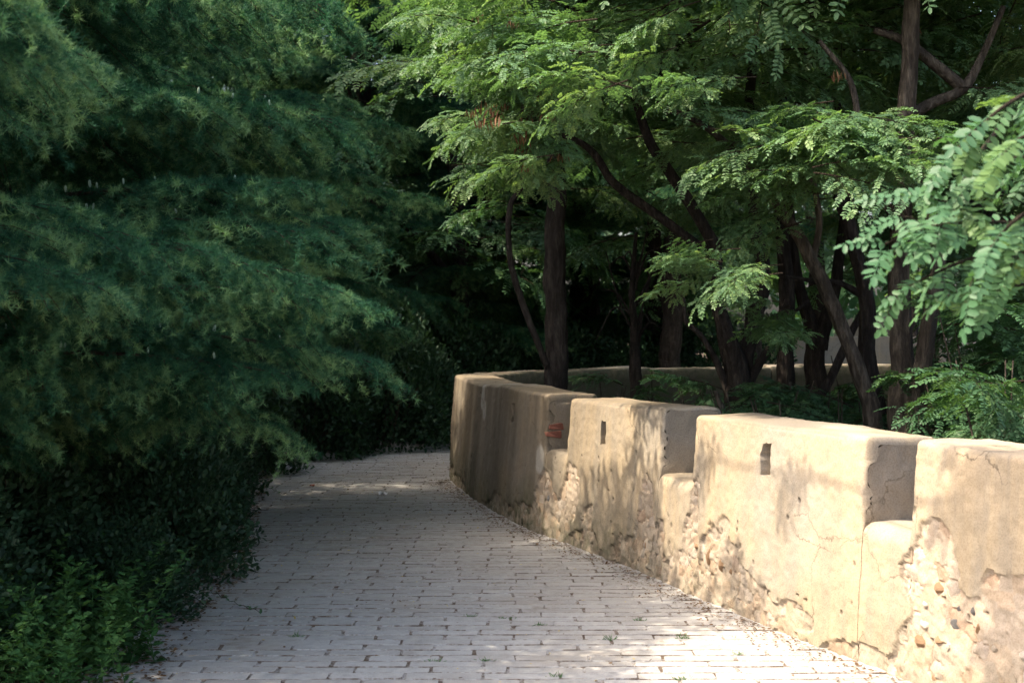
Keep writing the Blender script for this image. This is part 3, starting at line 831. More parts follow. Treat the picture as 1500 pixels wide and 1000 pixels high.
# ------------------------------------------------------------------ cedars along the left
def cone_mesh():
    g = Geo(); t = np.linspace(0, 1, 7)
    tube(g, np.stack([t * 0, t * 0, t * .05], -1), .0085 * np.sqrt(np.clip(1 - (2 * t - 1) ** 4, .02, 1)), 7)
    return g.mesh('cone', [M_CONE], True)
CONE = cone_mesh()
def cedar(name, label, x, y, H, R, z0=.7, seed=0, levels=None, per=4, az=None, cones=0, mat=M_BARK_DARK, tiers=(), fan=()):
    r = random.Random(seed)
    t = thing(name, label, 'tree', (x, y, 0))
    obj('trunk', trunk_mesh([[(0, 0, -.06, .19 * H / 9), (.02, 0, H * .3, .14 * H / 9), (0, .03, H * .7, .07 * H / 9), (0, 0, H, .012)]], mat, seed=seed), t)
    z, k = z0, r.uniform(0, 6)
    nb = 0
    for zt in tiers:                                        # the shelves that show: boughs fanned out level with each other
        for ya in fan:
            v, axis = BOUGH[r.choice((0, 3, 4))]
            sc = (R + .25) / 2.1 * r.uniform(.86, 1.1) * (1 - .35 * max(0, zt / H - .2)) * (.7 if zt < 1.2 else .88 if zt < 1.7 else 1)
            sz = min(sc, 1.25)
            b = obj('branch', v, t, (0, 0, zt + r.uniform(-.05, .05)), (r.uniform(-.08, .08), -r.uniform(-.02, .08), ya + r.uniform(-.12, .12)), (sc, sz, sz))
            for cc in range(r.randint(0, cones)):
                p = axis[int(r.uniform(.35, .98) * 15)]
                obj('cone', CONE, b, (p[0] + r.uniform(-.03, .03), p[1] + r.uniform(-.06, .06), p[2] + .02), (r.uniform(-.2, .2), r.uniform(-.2, .2), 0), (r.uniform(.6, .85) / sc, r.uniform(.6, .85) / sz, r.uniform(.6, .9) / sz))
    while z < H * .97:
        f = z / H
        rad = R * ((1 - f) ** .75) * (.86 + .14 * math.sin(z * 5 + seed)) + .25
        for q in range(per):
            k += 2.399 + r.uniform(-.35, .35)
            if az is not None:
                c = math.cos(k - az)
                if c < -.35 and r.random() < .6: continue
            v, axis = BOUGH[r.randrange(5)]
            sc = rad / 2.05 * r.uniform(.82, 1.12)
            s_yz = min(max(sc, .62), 1.25)
            b = obj('branch', v, t, (0, 0, z + r.uniform(-.14, .14)), (r.uniform(-.16, .16), -r.uniform(-.10, .14) - .45 * f ** 2, k), (sc, s_yz, s_yz))
            nb += 1
            if cones and math.cos(k - (az or 0)) > .1 and z < 4.2 and r.random() < .65:
                for cc in range(r.randint(4, cones)):
                    u = r.uniform(.35, .98); i = int(u * 15)
                    p = axis[i]
                    cn = obj('cone', CONE, b, (p[0] + r.uniform(-.03, .03), p[1] + r.uniform(-.06, .06), p[2] + .02), (r.uniform(-.2, .2), r.uniform(-.2, .2), 0), (r.uniform(.6, .85) / sc, r.uniform(.6, .85) / s_yz, r.uniform(.6, .9) / s_yz))
        z += .32 + .12 * f
    return t
c0 = cedar('cedar_tree', 'nearest blurred cedar tree at the left edge of the picture', -4.15, 4.9, 7.4, 2.3, 3.2, 3, per=5, az=.2, tiers=(2.0, 2.7), fan=(-.3, .2, .7))
c1 = cedar('cedar_tree', 'large deep green cedar with layered drooping branches and pale upright cones left of the path', -4.5, 8.6, 7.3, 3.1, 4.1, 5, per=5, az=-.4, cones=7, tiers=(1.0, 1.52, 2.16, 2.86, 3.6), fan=(-1.15, -.8, -.5, -.2, .1, .4, .8))
c2 = cedar('cedar_tree', 'cedar tree leaning its branch tips over the path behind the large cone bearing cedar', -4.5, 12.2, 12, 2.85, 4.6, 9, per=6, az=-.3, cones=3, tiers=(1.75, 2.5, 3.3), fan=(-.9, -.5, -.15, .2, .6))
cedar('cedar_tree', 'shaded cedar tree standing at the left side hidden behind the large front cedar', -7.6, 10.5, 12.5, 3.6, 1.6, 12, per=4)
cedar('cedar_tree', 'tall dark cedar beyond the far hedge where the path turns', -2.4, 22.5, 13, 3.6, 1.4, 14, per=4, az=-1.5)
cedar('cedar_tree', 'dark cedar behind the round straight trunk beyond the background wall', 1.3, 25.5, 13, 3.6, 1.5, 17, per=4, az=-1.5)
cedar('cedar_tree', 'dark cedar filling the gap left of the path bend', -5.6, 16.2, 13.5, 3.6, 1.2, 19, per=4, az=-.9)

cedar('cedar_tree', 'dark cedar in the deep shade behind the far hedge at the left', -5.2, 20.2, 13.5, 3.6, .9, 21, per=4)
cedar('cedar_tree', 'dark cedar behind the second left cedar where the sky would show', -3.6, 25.5, 14, 3.6, 1.0, 27, per=4)
cedar('cedar_tree', 'dark cedar far back in the shade between the left cedars', -9.0, 16.0, 14, 3.6, .9, 23, per=4)
cedar('cedar_tree', 'dark cedar at the back of the deep shade above the wall corner', -.2, 27.0, 13, 3.6, .9, 25, per=4)
def extra_bough(tree, x, y, d, yaw, pitch, sc, k, cones=0, seed=0):
    """a bough whose tip is seen at pixel (x, y)"""
    v, axis = BOUGH[k]
    rot = Euler((0, pitch, yaw))
    tip = Vector(P(x, y, d)) - Vector(tree.location)
    base = tip - rot.to_matrix() @ (Vector(axis[-1]) * sc)
    b = obj('branch', v, tree, base, rot, sc)
    r = random.Random(seed)
    for c in range(cones):
        p = axis[int(r.uniform(.3, .98) * 15)]
        obj('cone', CONE, b, (p[0], p[1] + r.uniform(-.08, .08), p[2] + .015), (r.uniform(-.2, .2), r.uniform(-.2, .2), 0), r.uniform(.6, .9) / sc)
    return b
for (tr, x, y, d, yaw, pit, sc, k, cn) in [
        (c1, 520, 440, 6.7, -.1, -.02, 1.0, 4, 0), (c1, 480, 425, 6.5, .2, .0, 1.0, 3, 0), (c1, 545, 530, 7.6, -.1, .0, 1.1, 0, 6), (c1, 430, 268, 7.4, -.2, -.12, 1.25, 4, 9),
        (c1, 490, 180, 8.0, .0, -.04, 1.2, 0, 8), (c2, 618, 288, 11.6, -.1, -.02, 1.25, 4, 4), (c2, 605, 430, 12.2, -.2, .0, 1.2, 0, 0), (c2, 585, 190, 12.5, .1, -.05, 1.3, 3, 3),
        (c0, 55, 85, 4.6, -.1, .0, .8, 3, 0), (c0, 40, 25, 4.4, .2, 0, .8, 1, 0), (c1, 400, 545, 6.8, -.2, .0, 1.05, 4, 4), (c1, 420, 640, 7.9, -.2, .04, 1.0, 1, 2), (c1, 480, 8, 7.6, -.2, -.03, 1.25, 0, 4)]:
    extra_bough(tr, x, y, d, yaw, pit, sc, k, cn, int(x + y))

# ------------------------------------------------------------------ locust trees behind the wall
def leafy(tree, p, yaw, pitch, sc, k, mset=None, roll=0.0):
    ms = mset or SPRAY
    p = np.asarray(p) - .45 * sc * np.array([math.cos(yaw), math.sin(yaw), 0])
    return obj('leafy_branch', ms[k % len(ms)], tree, np.asarray(p) - np.array(tree.location), Euler((roll, pitch, yaw)), sc)
def fill(tree, n, x0, x1, y0, y1, d0, d1, seed, sc=(.9, 1.3), yaw=None, mset=None):
    r = random.Random(seed)
    for k in range(n):
        p = P(r.uniform(x0, x1), r.uniform(y0, y1), r.uniform(d0, d1))
        yw = r.uniform(0, 6.28) if yaw is None else yaw + r.uniform(-.9, .9)
        leafy(tree, p, yw, r.uniform(-.25, .35), r.uniform(*sc), r.randrange(5), mset, r.uniform(-.4, .4))
def dome_fill(tree, n, c, rad, seed, mset=None, sc=(1.0, 1.5), zmin=0):
    """leafy branches through an ellipsoid crown, pointing outwards"""
    r = random.Random(seed); k = 0
    while k < n:
        u = Vector((r.gauss(0, 1), r.gauss(0, 1), r.gauss(0, 1))).normalized() * r.uniform(.3, 1) ** .5
        p = Vector(c) + Vector((u.x * rad[0], u.y * rad[1], u.z * rad[2]))
        if p.z < zmin: continue
        leafy(tree, p, math.atan2(u.y, u.x) + r.uniform(-.7, .7), -u.z * .4 + r.uniform(-.2, .35), r.uniform(*sc), r.randrange(5), mset, r.uniform(-.4, .4)); k += 1
def locust(label, stems, mat, seed, d_loc):
    st0 = stems[0]
    t = thing('locust_tree', label, 'tree', (st0[0][0], st0[0][1], 0))
    obj('trunk', trunk_mesh(stems, mat, seed=seed, base=(st0[0][0], st0[0][1], 0)), t)
    return t

# straight fibrous trunk
tA = locust('tall tree with one straight fibrous brown trunk right behind the far wall section', [
    to_ground(pxstem([(813, 570, 40), (814, 450, 36), (814, 330, 33), (816, 230, 30), (822, 60, 26), (828, -200, 20), (835, -600, 8)], 13.6)),
    pxstem([(800, 535, 12), (775, 470, 11), (752, 400, 11), (745, 345, 11), (748, 300, 10), (765, 265, 8), (752, 200, 6)], 13.5),
    pxstem([(816, 230, 20), (760, 150, 14), (690, 60, 10), (640, -20, 7)], 13.5),
    pxstem([(824, 40, 16), (900, -60, 12), (960, -150, 8)], 13.6)], M_BARK_RED, 1, 13.6)
dome_fill(tA, 60, (.3, 13.8, 6.2), (2.4, 2.0, 1.9), 31)
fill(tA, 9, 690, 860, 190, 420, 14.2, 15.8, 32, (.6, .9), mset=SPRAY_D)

tB = locust('many stemmed locust tree with a spreading dark fork behind the second crenel gap', [
    to_ground(pxstem([(1083, 596, 46), (1078, 540, 40), (1063, 480, 26), (1047, 420, 21), (1050, 370, 20), (1030, 330, 18), (981, 254, 17), (949, 205, 16), (925, 135, 13), (890, 60, 10), (840, 20, 6)], 10.4)),
    pxstem([(1086, 590, 36), (1092, 520, 30), (1105, 470, 26), (1118, 400, 24), (1108, 320, 20), (1098, 230, 18), (1100, 120, 15), (1120, 0, 12), (1150, -150, 8)], 10.5),
    pxstem([(1070, 585, 16), (1062, 560, 13), (1045, 520, 11), (1024, 488, 10), (1004, 470, 8), (1000, 430, 6), (985, 400, 4)], 10.4),
    pxstem([(1098, 560, 18), (1118, 525, 14), (1135, 499, 11), (1150, 470, 7), (1185, 440, 5)], 10.4),
    pxstem([(1052, 380, 18), (1010, 350, 17), (965, 316, 16), (900, 268, 15), (870, 225, 13), (830, 200, 9), (760, 190, 5)], 10.6),
    pxstem([(1098, 250, 12), (1060, 215, 10), (1030, 150, 9), (1010, 60, 7)], 10.5),
    pxstem([(925, 135, 10), (960, 120, 8), (1000, 60, 7), (1040, 30, 5)], 10.4)], M_BARK_DARK, 2, 10.4)
tC = locust('dark locust with a forked trunk seen between the leaning stems', [
    to_ground(pxstem([(1195, 580, 36), (1195, 520, 33), (1190, 480, 24), (1172, 420, 17), (1160, 330, 13), (1150, 200, 10)], 13.2)),
    pxstem([(1198, 510, 28), (1212, 460, 22), (1225, 400, 19), (1240, 280, 15), (1245, 120, 12), (1260, -60, 8)], 13.2)], M_BARK_DARK, 3, 13.2)
tD = locust('slim dark upright locust trunk left of the forked one', [
    to_ground(pxstem([(1150, 580, 30), (1150, 500, 27), (1152, 430, 25), (1148, 380, 22), (1140, 250, 18), (1150, 100, 13), (1150, -100, 8)], 12.4))], M_BARK_DARK, 4, 12.4)
tE = locust('brown locust trunk leaning strongly to the left behind the sunlit wall', [
    to_ground(pxstem([(1278, 625, 30), (1262, 560, 26), (1245, 510, 25), (1216, 440, 24), (1192, 385, 22), (1158, 330, 19), (1110, 260, 14), (1040, 190, 10), (960, 150, 6)], 9.6), .12),
    pxstem([(1190, 385, 14), (1200, 320, 11), (1190, 240, 9), (1210, 150, 6)], 9.6)], M_BARK, 5, 9.6)
tF = locust('dark curved locust trunk beside the leaning brown one', [
    to_ground(pxstem([(1290, 632, 34), (1278, 560, 30), (1270, 500, 29), (1270, 440, 27), (1258, 385, 24), (1240, 320, 22), (1225, 270, 19), (1230, 180, 15), (1200, 80, 11), (1180, -60, 7)], 10.0)),
    pxstem([(1262, 432, 13), (1230, 415, 10), (1190, 411, 8), (1150, 405, 5)], 10.0)], M_BARK_DARK, 6, 10.0)
tG = locust('stout straight locust trunk with rough brown bark rising through the whole right side', [
    to_ground(pxstem([(1322, 640, 40), (1319, 560, 37), (1319, 450, 35), (1321, 330, 33), (1325, 220, 31), (1333, 100, 28), (1338, 0, 26), (1345, -200, 20), (1350, -420, 10)], 9.2)),
    pxstem([(1322, 300, 18), (1285, 250, 16), (1262, 200, 14), (1245, 120, 11), (1200, 60, 7)], 9.2),
    pxstem([(1410, 130, 19), (1370, 95, 20), (1325, 60, 16), (1280, 45, 10)], 9.3),
    pxstem([(1332, 170, 20), (1370, 150, 19), (1412, 130, 17), (1440, 80, 14), (1470, 10, 10)], 9.3),
    pxstem([(1320, 330, 15), (1290, 290, 15), (1265, 255, 13), (1230, 240, 8)], 9.2)], M_BARK, 7, 9.2)
tH = locust('brown locust trunk leaning to the right next to the stout straight one', [
    to_ground(pxstem([(1342, 610, 32), (1352, 540, 29), (1362, 470, 26), (1372, 400, 24), (1368, 320, 21), (1350, 270, 16), (1340, 200, 12)], 9.0), -.05),
    pxstem([(1370, 400, 20), (1392, 320, 16), (1420, 250, 12), (1470, 180, 8)], 9.0)], M_BARK, 8, 9.0)
tI = locust('thin dark stem slanting between the locust trunks', [
    to_ground(pxstem([(1190, 610, 16), (1215, 555, 15), (1240, 500, 13), (1270, 440, 9), (1290, 360, 6)], 11.2), -.1)], M_BARK_DARK, 9, 11.2)
# leaf masses
fill(tB, 44, 640, 1000, 0, 95, 9.0, 10.6, 41, (.45, .75), math.pi)
fill(tB, 7, 780, 960, 60, 130, 8.4, 9.2, 40, (.4, .6), math.pi)
fill(tB, 12, 665, 800, 125, 185, 9.2, 10.2, 42, (.35, .55), math.pi)
fill(tB, 8, 760, 850, 180, 250, 8.8, 10.0, 43, (.35, .5))
fill(tB, 16, 1000, 1150, 70, 220, 8.8, 10.6, 44, (.5, .75))
fill(tB, 9, 985, 1110, 350, 420, 8.4, 9.2, 45, (.35, .5), math.pi)
fill(tE, 9, 1070, 1190, 245, 330, 8.5, 9.4, 46, (.38, .55), math.pi)
fill(tF, 20, 1160, 1320, 140, 255, 8.2, 9.0, 47, (.45, .7))
fill(tF, 5, 1100, 1170, 440, 500, 9.3, 9.9, 48, (.35, .5))
fill(tG, 34, 1150, 1500, -20, 120, 9.6, 11.8, 49, (.5, .85))
fill(tG, 12, 1370, 1500, 100, 250, 8.3, 10.5, 50, (.5, .75))
fill(tH, 10, 1400, 1520, 300, 480, 9.6, 11.4, 51, (.5, .8))
fill(tC, 26, 1040, 1420, 30, 260, 12.5, 15, 52, (.7, 1.0))
fill(tC, 8, 1040, 1420, 260, 400, 13.6, 15, 59, (.6, .9))
fill(tD, 20, 880, 1120, 30, 300, 12.8, 15.5, 53, (.7, 1.0))
fill(tC, 34, 980, 1500, -20, 210, 11.2, 13.2, 60, (.55, .85))
fill(tA, 14, 840, 1010, 100, 300, 12, 14.5, 61, (.5, .8))
dome_fill(tD, 38, (1.0, 16.6, 4.9), (2.4, 1.7, 1.5), 62, zmin=3.4)
dome_fill(tB, 55, (1.6, 10.6, 5.4), (2.2, 2.0, 1.5), 54, zmin=4)
dome_fill(tG, 55, (3.4, 9.8, 5.6), (2.0, 2.2, 1.6), 55, zmin=3.9)
dome_fill(tC, 45, (2.8, 13.8, 5.8), (2.6, 2.2, 2.0), 56, zmin=3.4)
dome_fill(tD, 30, (1.9, 12.8, 6.2), (2.0, 2.0, 1.8), 57, zmin=3.8)

# brown seed pods
gp = Geo(); r = np.random.default_rng(8)
for k in range(14):
    p = np.array([r.normal(0, .035), r.normal(0, .035), r.uniform(-.03, .02)]); l_ = r.uniform(.06, .10)
    d = np.array([r.normal(0, .2), r.normal(0, .2), -1.0])
    leaf_batch(gp, p[None], d[None], r.normal(0, 1, (1, 3)), [l_], [.013], .1, 0, np.array([r.uniform(0, 1)]))
POD = gp.mesh('seed_pods', [M_POD])
rr_ = random.Random(4)
for (x, y) in [(688, 160), (700, 175), (715, 150), (725, 160), (790, 110), (800, 135), (815, 125), (770, 170), (780, 180), (792, 165), (760, 195), (768, 215), (810, 150), (765, 190), (820, 225), (740, 60), (755, 30), (850, 60), (700, 20), (775, 240), (1230, 105), (1335, 40), (720, 170), (735, 150), (805, 165)]:
    d = rr_.uniform(8.9, 9.6)
    o = obj('seed_pods', POD, tB, P(x, y, d) - np.array(tB.location), (0, 0, rr_.uniform(0, 6)), rr_.uniform(.55, .95)); o['kind'] = 'stuff'

# near tree at the right edge: its leaves are built one by one
tN = locust('nearest locust with large light green leaves reaching in from the right edge', [
    [(3.9, 5.6, -.06, .13), (3.85, 5.5, 1.2, .10), (3.7, 5.3, 2.4, .085), (3.5, 5.0, 4.2, .05), (3.4, 4.9, 5.6, .02)],
    [(3.75, 5.35, 2.0, .04), (3.0, 4.9, 2.25, .028), (2.2, 4.5, 2.2, .016), (1.7, 4.3, 2.05, .008)],
    [(3.72, 5.3, 2.3, .04), (3.0, 4.8, 2.6, .026), (2.0, 4.4, 2.5, .012)],
    [(3.52, 5.05, 4.0, .045), (2.2, 5.0, 4.5, .035), (.8, 5.2, 4.6, .022), (-.6, 5.6, 4.6, .014), (-1.2, 7.0, 4.55, .009), (-1.5, 8.3, 4.4, .004)]], M_BARK, 12, 5.5)  # last limb lengthened to carry the added shadow sprays
LEAF = []
for k in range(6):
    gg = Geo(); rq = np.random.default_rng(600 + k)
    add_leaf(gg, rq, np.eye(3), np.zeros(3), 1.0, 0, 0, (.15, .4, .65, .95, .3, .5)[k], 6 + k % 4)
    LEAF.append(gg.mesh('leaf', [M_LOCUST_NEAR]))
rl = np.random.default_rng(77)
def near_branch(pts, dens=.055, seed=0):
    w = np.array([P(*q) for q in pts]); c = spline(w, 24); base = np.array(tN.location)
    gg = Geo(); tube(gg, c - c[0], np.linspace(.008, .002, 24), 6)
    br = obj('branch', gg.mesh('branch', [M_TWIG]), tN, c[0] - base)
    ln = np.r_[0, np.cumsum(np.linalg.norm(np.diff(c, axis=0), axis=1))]
    k = int(ln[-1] / dens)
    for j in range(k + 1):
        q = ln[-1] * min(1, (j + .3 * rl.uniform()) / k)
        p = np.array([np.interp(q, ln, c[:, m]) for m in range(3)]) - c[0]
        tg = c[-1] - c[max(0, len(c) // 2)]; tg /= np.linalg.norm(tg)
        sd = np.cross((0, 0, 1), tg) * (1 if j % 2 else -1)
        d = tg * rl.uniform(.2, .9) + sd * rl.uniform(.3, .9) + np.array([0, 0, rl.uniform(-.6, .35)])
        lf = obj('leaf', LEAF[int(rl.integers(6))], br, p, frame_quat(d, (rl.normal(0, .3), -.5 + rl.normal(0, .3), 1), 0), rl.uniform(.72, .98))
for pts in [[(1530, 330, 4.3), (1430, 325, 4.1), (1350, 335, 4.0), (1290, 360, 3.95)], [(1530, 380, 4.3), (1440, 375, 4.2), (1370, 400, 4.1), (1330, 420, 4.1)], [(1540, 120, 4.0), (1480, 150, 3.9), (1430, 190, 3.9), (1385, 235, 3.9)],
            [(1540, 230, 4.1), (1470, 235, 4.0), (1410, 265, 4.0)], [(1540, 300, 3.9), (1490, 320, 3.8), (1450, 365, 3.8), (1420, 420, 3.8)], [(1560, 410, 4.2), (1480, 420, 4.1), (1420, 440, 4.1)], [(1560, 190, 3.8), (1500, 200, 3.8), (1465, 230, 3.8)],
            [(1550, 350, 4.0), (1500, 370, 3.9), (1470, 400, 3.9)], [(1350, 335, 4.0), (1335, 320, 3.95), (1320, 318, 3.9)], [(1430, 325, 4.1), (1400, 300, 4.0), (1360, 290, 3.95)]]:
    near_branch(pts, .036)
# unseen crown sprays over the path, added to dapple the wall
for p_, sc_ in (((-1.2, 7.0, 4.5), .38), ((-1.45, 8.05, 4.4), .4), ((-1.5, 8.4, 4.4), .34)):
    leafy(tN, p_, 2.0, .1, sc_, 2)
for k in range(6):
    leafy(tN, (rl.uniform(-1.1, 0), rl.uniform(5.0, 6.0), rl.uniform(4.2, 4.8)), rl.uniform(2.2, 4.2), rl.uniform(-.2, .3), rl.uniform(.9, 1.3), int(rl.integers(5)))

# ------------------------------------------------------------------ trees beyond the wall
def far_tree(label, x, y, H, crown, seed, n=60, mset=None, r0=.16, zmin=.6):
    t = thing('broadleaf_tree', label, 'tree', (x, y, 0))
    rs = random.Random(seed)
    st = [[(x, y, -.06, r0), (x + .1, y, H * .3, r0 * .8), (x + rs.uniform(-.3, .3), y, H * .65, r0 * .5), (x, y, H, .02)]]
    for q in range(4):
        a = rs.uniform(0, 6.28); z = H * rs.uniform(.25, .6)
        st.append([(x + .05, y, z, r0 * .45), (x + math.cos(a) * .9, y + math.sin(a) * .9, z + .8, r0 * .3), (x + math.cos(a) * 1.9, y + math.sin(a) * 1.9, z + 1.3, .02)])
    obj('trunk', trunk_mesh(st, M_BARK_DARK, seed=seed, base=(x, y, 0), sides=10), t)
    dome_fill(t, n, (x, y, crown[2]), (crown[0], crown[0], crown[1]), seed, mset, (1.1, 1.7), zmin=zmin)
    return t
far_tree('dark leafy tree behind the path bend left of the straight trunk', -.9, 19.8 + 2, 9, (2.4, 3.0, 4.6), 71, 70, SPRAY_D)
far_tree('green tree behind the background wall above its lit coping', 2.2, 23, 9, (2.6, 2.8, 4.9), 72, 60, zmin=2.6)
far_tree('bright green tree behind the background wall between forked locusts', 5.0, 24, 9, (2.8, 2.7, 5.0), 73, 60, zmin=2.6)
far_tree('leafy tree behind the locusts at the right of the picture', 6.6, 17.5, 9, (2.6, 3.2, 4.8), 74, 70)
far_tree('low leafy tree filling the right edge behind the stout trunk', 5.2, 12.8, 7, (1.9, 2.6, 3.6), 75, 70)
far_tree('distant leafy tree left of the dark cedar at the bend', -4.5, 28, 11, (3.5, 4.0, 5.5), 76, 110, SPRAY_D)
far_tree('distant leafy tree right of the dark cedar at the bend', 3.8, 31, 11, (3.5, 4.0, 6.2), 77, 60)
far_tree('distant leafy tree above the pale far wall', 8.6, 31, 11, (3.5, 3.6, 6.6), 78, 60)

# a far wood that closes the view
gw_ = Geo(); r = np.random.default_rng(91); n = 62000
ang = r.uniform(-1.75, 1.75, n); dist = r.uniform(36, 46, n); z = r.uniform(0, 1, n) ** 1.25 * 15
den = fbm(ang * 22, z * .5, seed=5)
keep = (den > .34) & ~((ang > .085) & (ang < .30) & (z < 3.2) & (z > .4) & (den < .46))
ang, dist, z = ang[keep], dist[keep], z[keep]; n = len(z)
p = np.stack([np.sin(ang) * dist, np.cos(ang) * dist + 6, z], -1)
leaf_batch(gw_, p, r.normal(0, 1, (n, 3)), np.array([0, 0, 1.]) + r.normal(0, .5, (n, 3)), r.uniform(.3, .7, n), r.uniform(.2, .45, n), .1, 0, r.uniform(0, .8, n))
wood = obj('far_wood', gw_.mesh('far_wood', [M_LOCUST_DARK])); wood['kind'] = 'stuff'; wood['label'] = 'far wood closing the view behind the trees'; wood['category'] = 'wood'

gu = Geo(); r = np.random.default_rng(93); n = 26000
yy = r.uniform(20.6, 37, n); xx = r.uniform(-22, 16, n); hh = .75 * fbm(xx * .5, yy * .5, seed=6) * r.uniform(0, 1, n)
kp = ~((xx > 2.8) & (yy < 27)); xx, yy, hh = xx[kp], yy[kp], hh[kp]; n = len(xx)
leaf_batch(gu, np.stack([xx, yy, hh - .02], -1), r.normal(0, 1, (n, 3)), np.array([0, 0, 1.]) + r.normal(0, .4, (n, 3)), r.uniform(.10, .22, n), r.uniform(.07, .14, n), .1, 0, r.uniform(0, .7, n))
und = obj('undergrowth', gu.mesh('undergrowth', [M_SHRUB])); und['kind'] = 'stuff'; und['label'] = 'low leafy undergrowth on the shaded ground beyond the hedge'; und['category'] = 'undergrowth'

# pale wall beyond the trees
g = Geo(); x = np.linspace(3.6, 12, 60); nz = 12; zz = np.linspace(-.1, 1.42, nz)
X, Z = np.meshgrid(x, zz, indexing='ij'); Yf = 26.0 + .10 * (X - 4) + .02 * (fbm(X * 2, Z * 2, seed=2) - .5)
Vf = np.stack([X, Yf, Z + .03 * (fbm(X, X * 0, seed=6) - .5) * (Z > 1)], -1); Vb = Vf + np.array([0, .5, 0])
i = np.arange(59)[:, None] * nz; j = np.arange(nz - 1)[None]
qf = np.stack([i + j, i + nz + j, i + nz + j + 1, i + j + 1], -1).reshape(-1, 4)
g.add(Vf.reshape(-1, 3), qf); g.add(Vb.reshape(-1, 3), qf[:, ::-1])
g.add(np.concatenate([Vf[:, -1], Vb[:, -1]]), np.stack([np.arange(59), np.arange(59) + 1, np.arange(59) + 61, np.arange(59) + 60], -1))
fw = thing('far_wall', 'pale sunlit plastered wall seen far off between the trunks', 'wall', me=g.mesh('far_wall', [M_WALL], True))

# ------------------------------------------------------------------ shrubs, saplings, weeds
def shrub(label, x, y, w, h, k, grp=None):
    t = thing('shrub', label, 'shrub', (x, y, -.03), grp)
    f, s = DOME[k % 3]
    rz = random.uniform(0, 6.28)
    obj('foliage', f, t, (0, 0, 0), (0, 0, rz), (w / .75, w / .75, h)); obj('stem', s, t, (0, 0, 0), (0, 0, rz), (w / .75, w / .75, h))
    return t
SH = [('dark evergreen shrub spilling onto the paving beside the bright weeds', -2.28, 8.1, .52, .62),
      ('dark evergreen shrub at the path edge under the cedar tips, second from the weeds', -2.42, 9.4, .66, 1.05),
      ('dark evergreen shrub with paler leaves standing out at the left kerbless edge of the path', -2.55, 10.5, .68, 1.15),
      ('dark evergreen shrub behind the pale leaved one along the left path edge', -2.95, 12.1, .75, 1.25),
      ('dark shrub beside the path under the second cedar', -3.2, 13.9, .8, 1.4),
      ('black shaded shrub at the left end of the far hedge', -3.3, 16.0, .95, 1.6),
      ('black shaded shrub of the far hedge, second from its left end', -2.6, 18.0, 1.0, 1.75),
      ('black shaded shrub in the middle of the far hedge across the bend', -1.7, 19.3, 1.0, 1.8),
      ('black shaded shrub of the far hedge left of the wall corner', -.8, 20.7, 1.05, 1.8),
      ('black shaded shrub of the far hedge showing right above the wall corner', .4, 22.0, 1.1, 1.6),
      ('shaded shrub beyond the background wall behind the straight trunk', 1.9, 22.4, 1.1, 1.5),
      ('dim shrub low in the dark far behind the hedge, left of the path bend', -4.5, 23.0, 1.5, 2.0),
      ('dim shrub low in the dark far behind the hedge, nearest the wall corner', -1.6, 24.5, 1.6, 2.2),
      ('dim shrub beyond the background wall, right of the straight trunk', 3.2, 22.8, 1.3, 1.7),
      ('dim shrub beyond the first background wall under the dark cedar', 1.0, 28.5, 1.8, 2.4),
      ('dark shrub under the large front cedar behind the weeds', -3.0, 8.2, .75, 1.0),
      ('dark shrub at the left edge of the picture under the near cedar', -3.0, 7.0, .7, .8),
      ('dark shrub deep in shade behind the front row under the large cedar', -3.6, 10.0, .9, 1.4),
      ('dark shrub deep in shade behind the row under the second cedar', -4.2, 12.0, 1.0, 1.5),
      ('dark shrub at the left edge deep under the large cedar', -4.4, 9.0, .9, 1.2)]
for k, (lb, x, y, w, h) in enumerate(SH): shrub(lb, x, y, w, h, k)

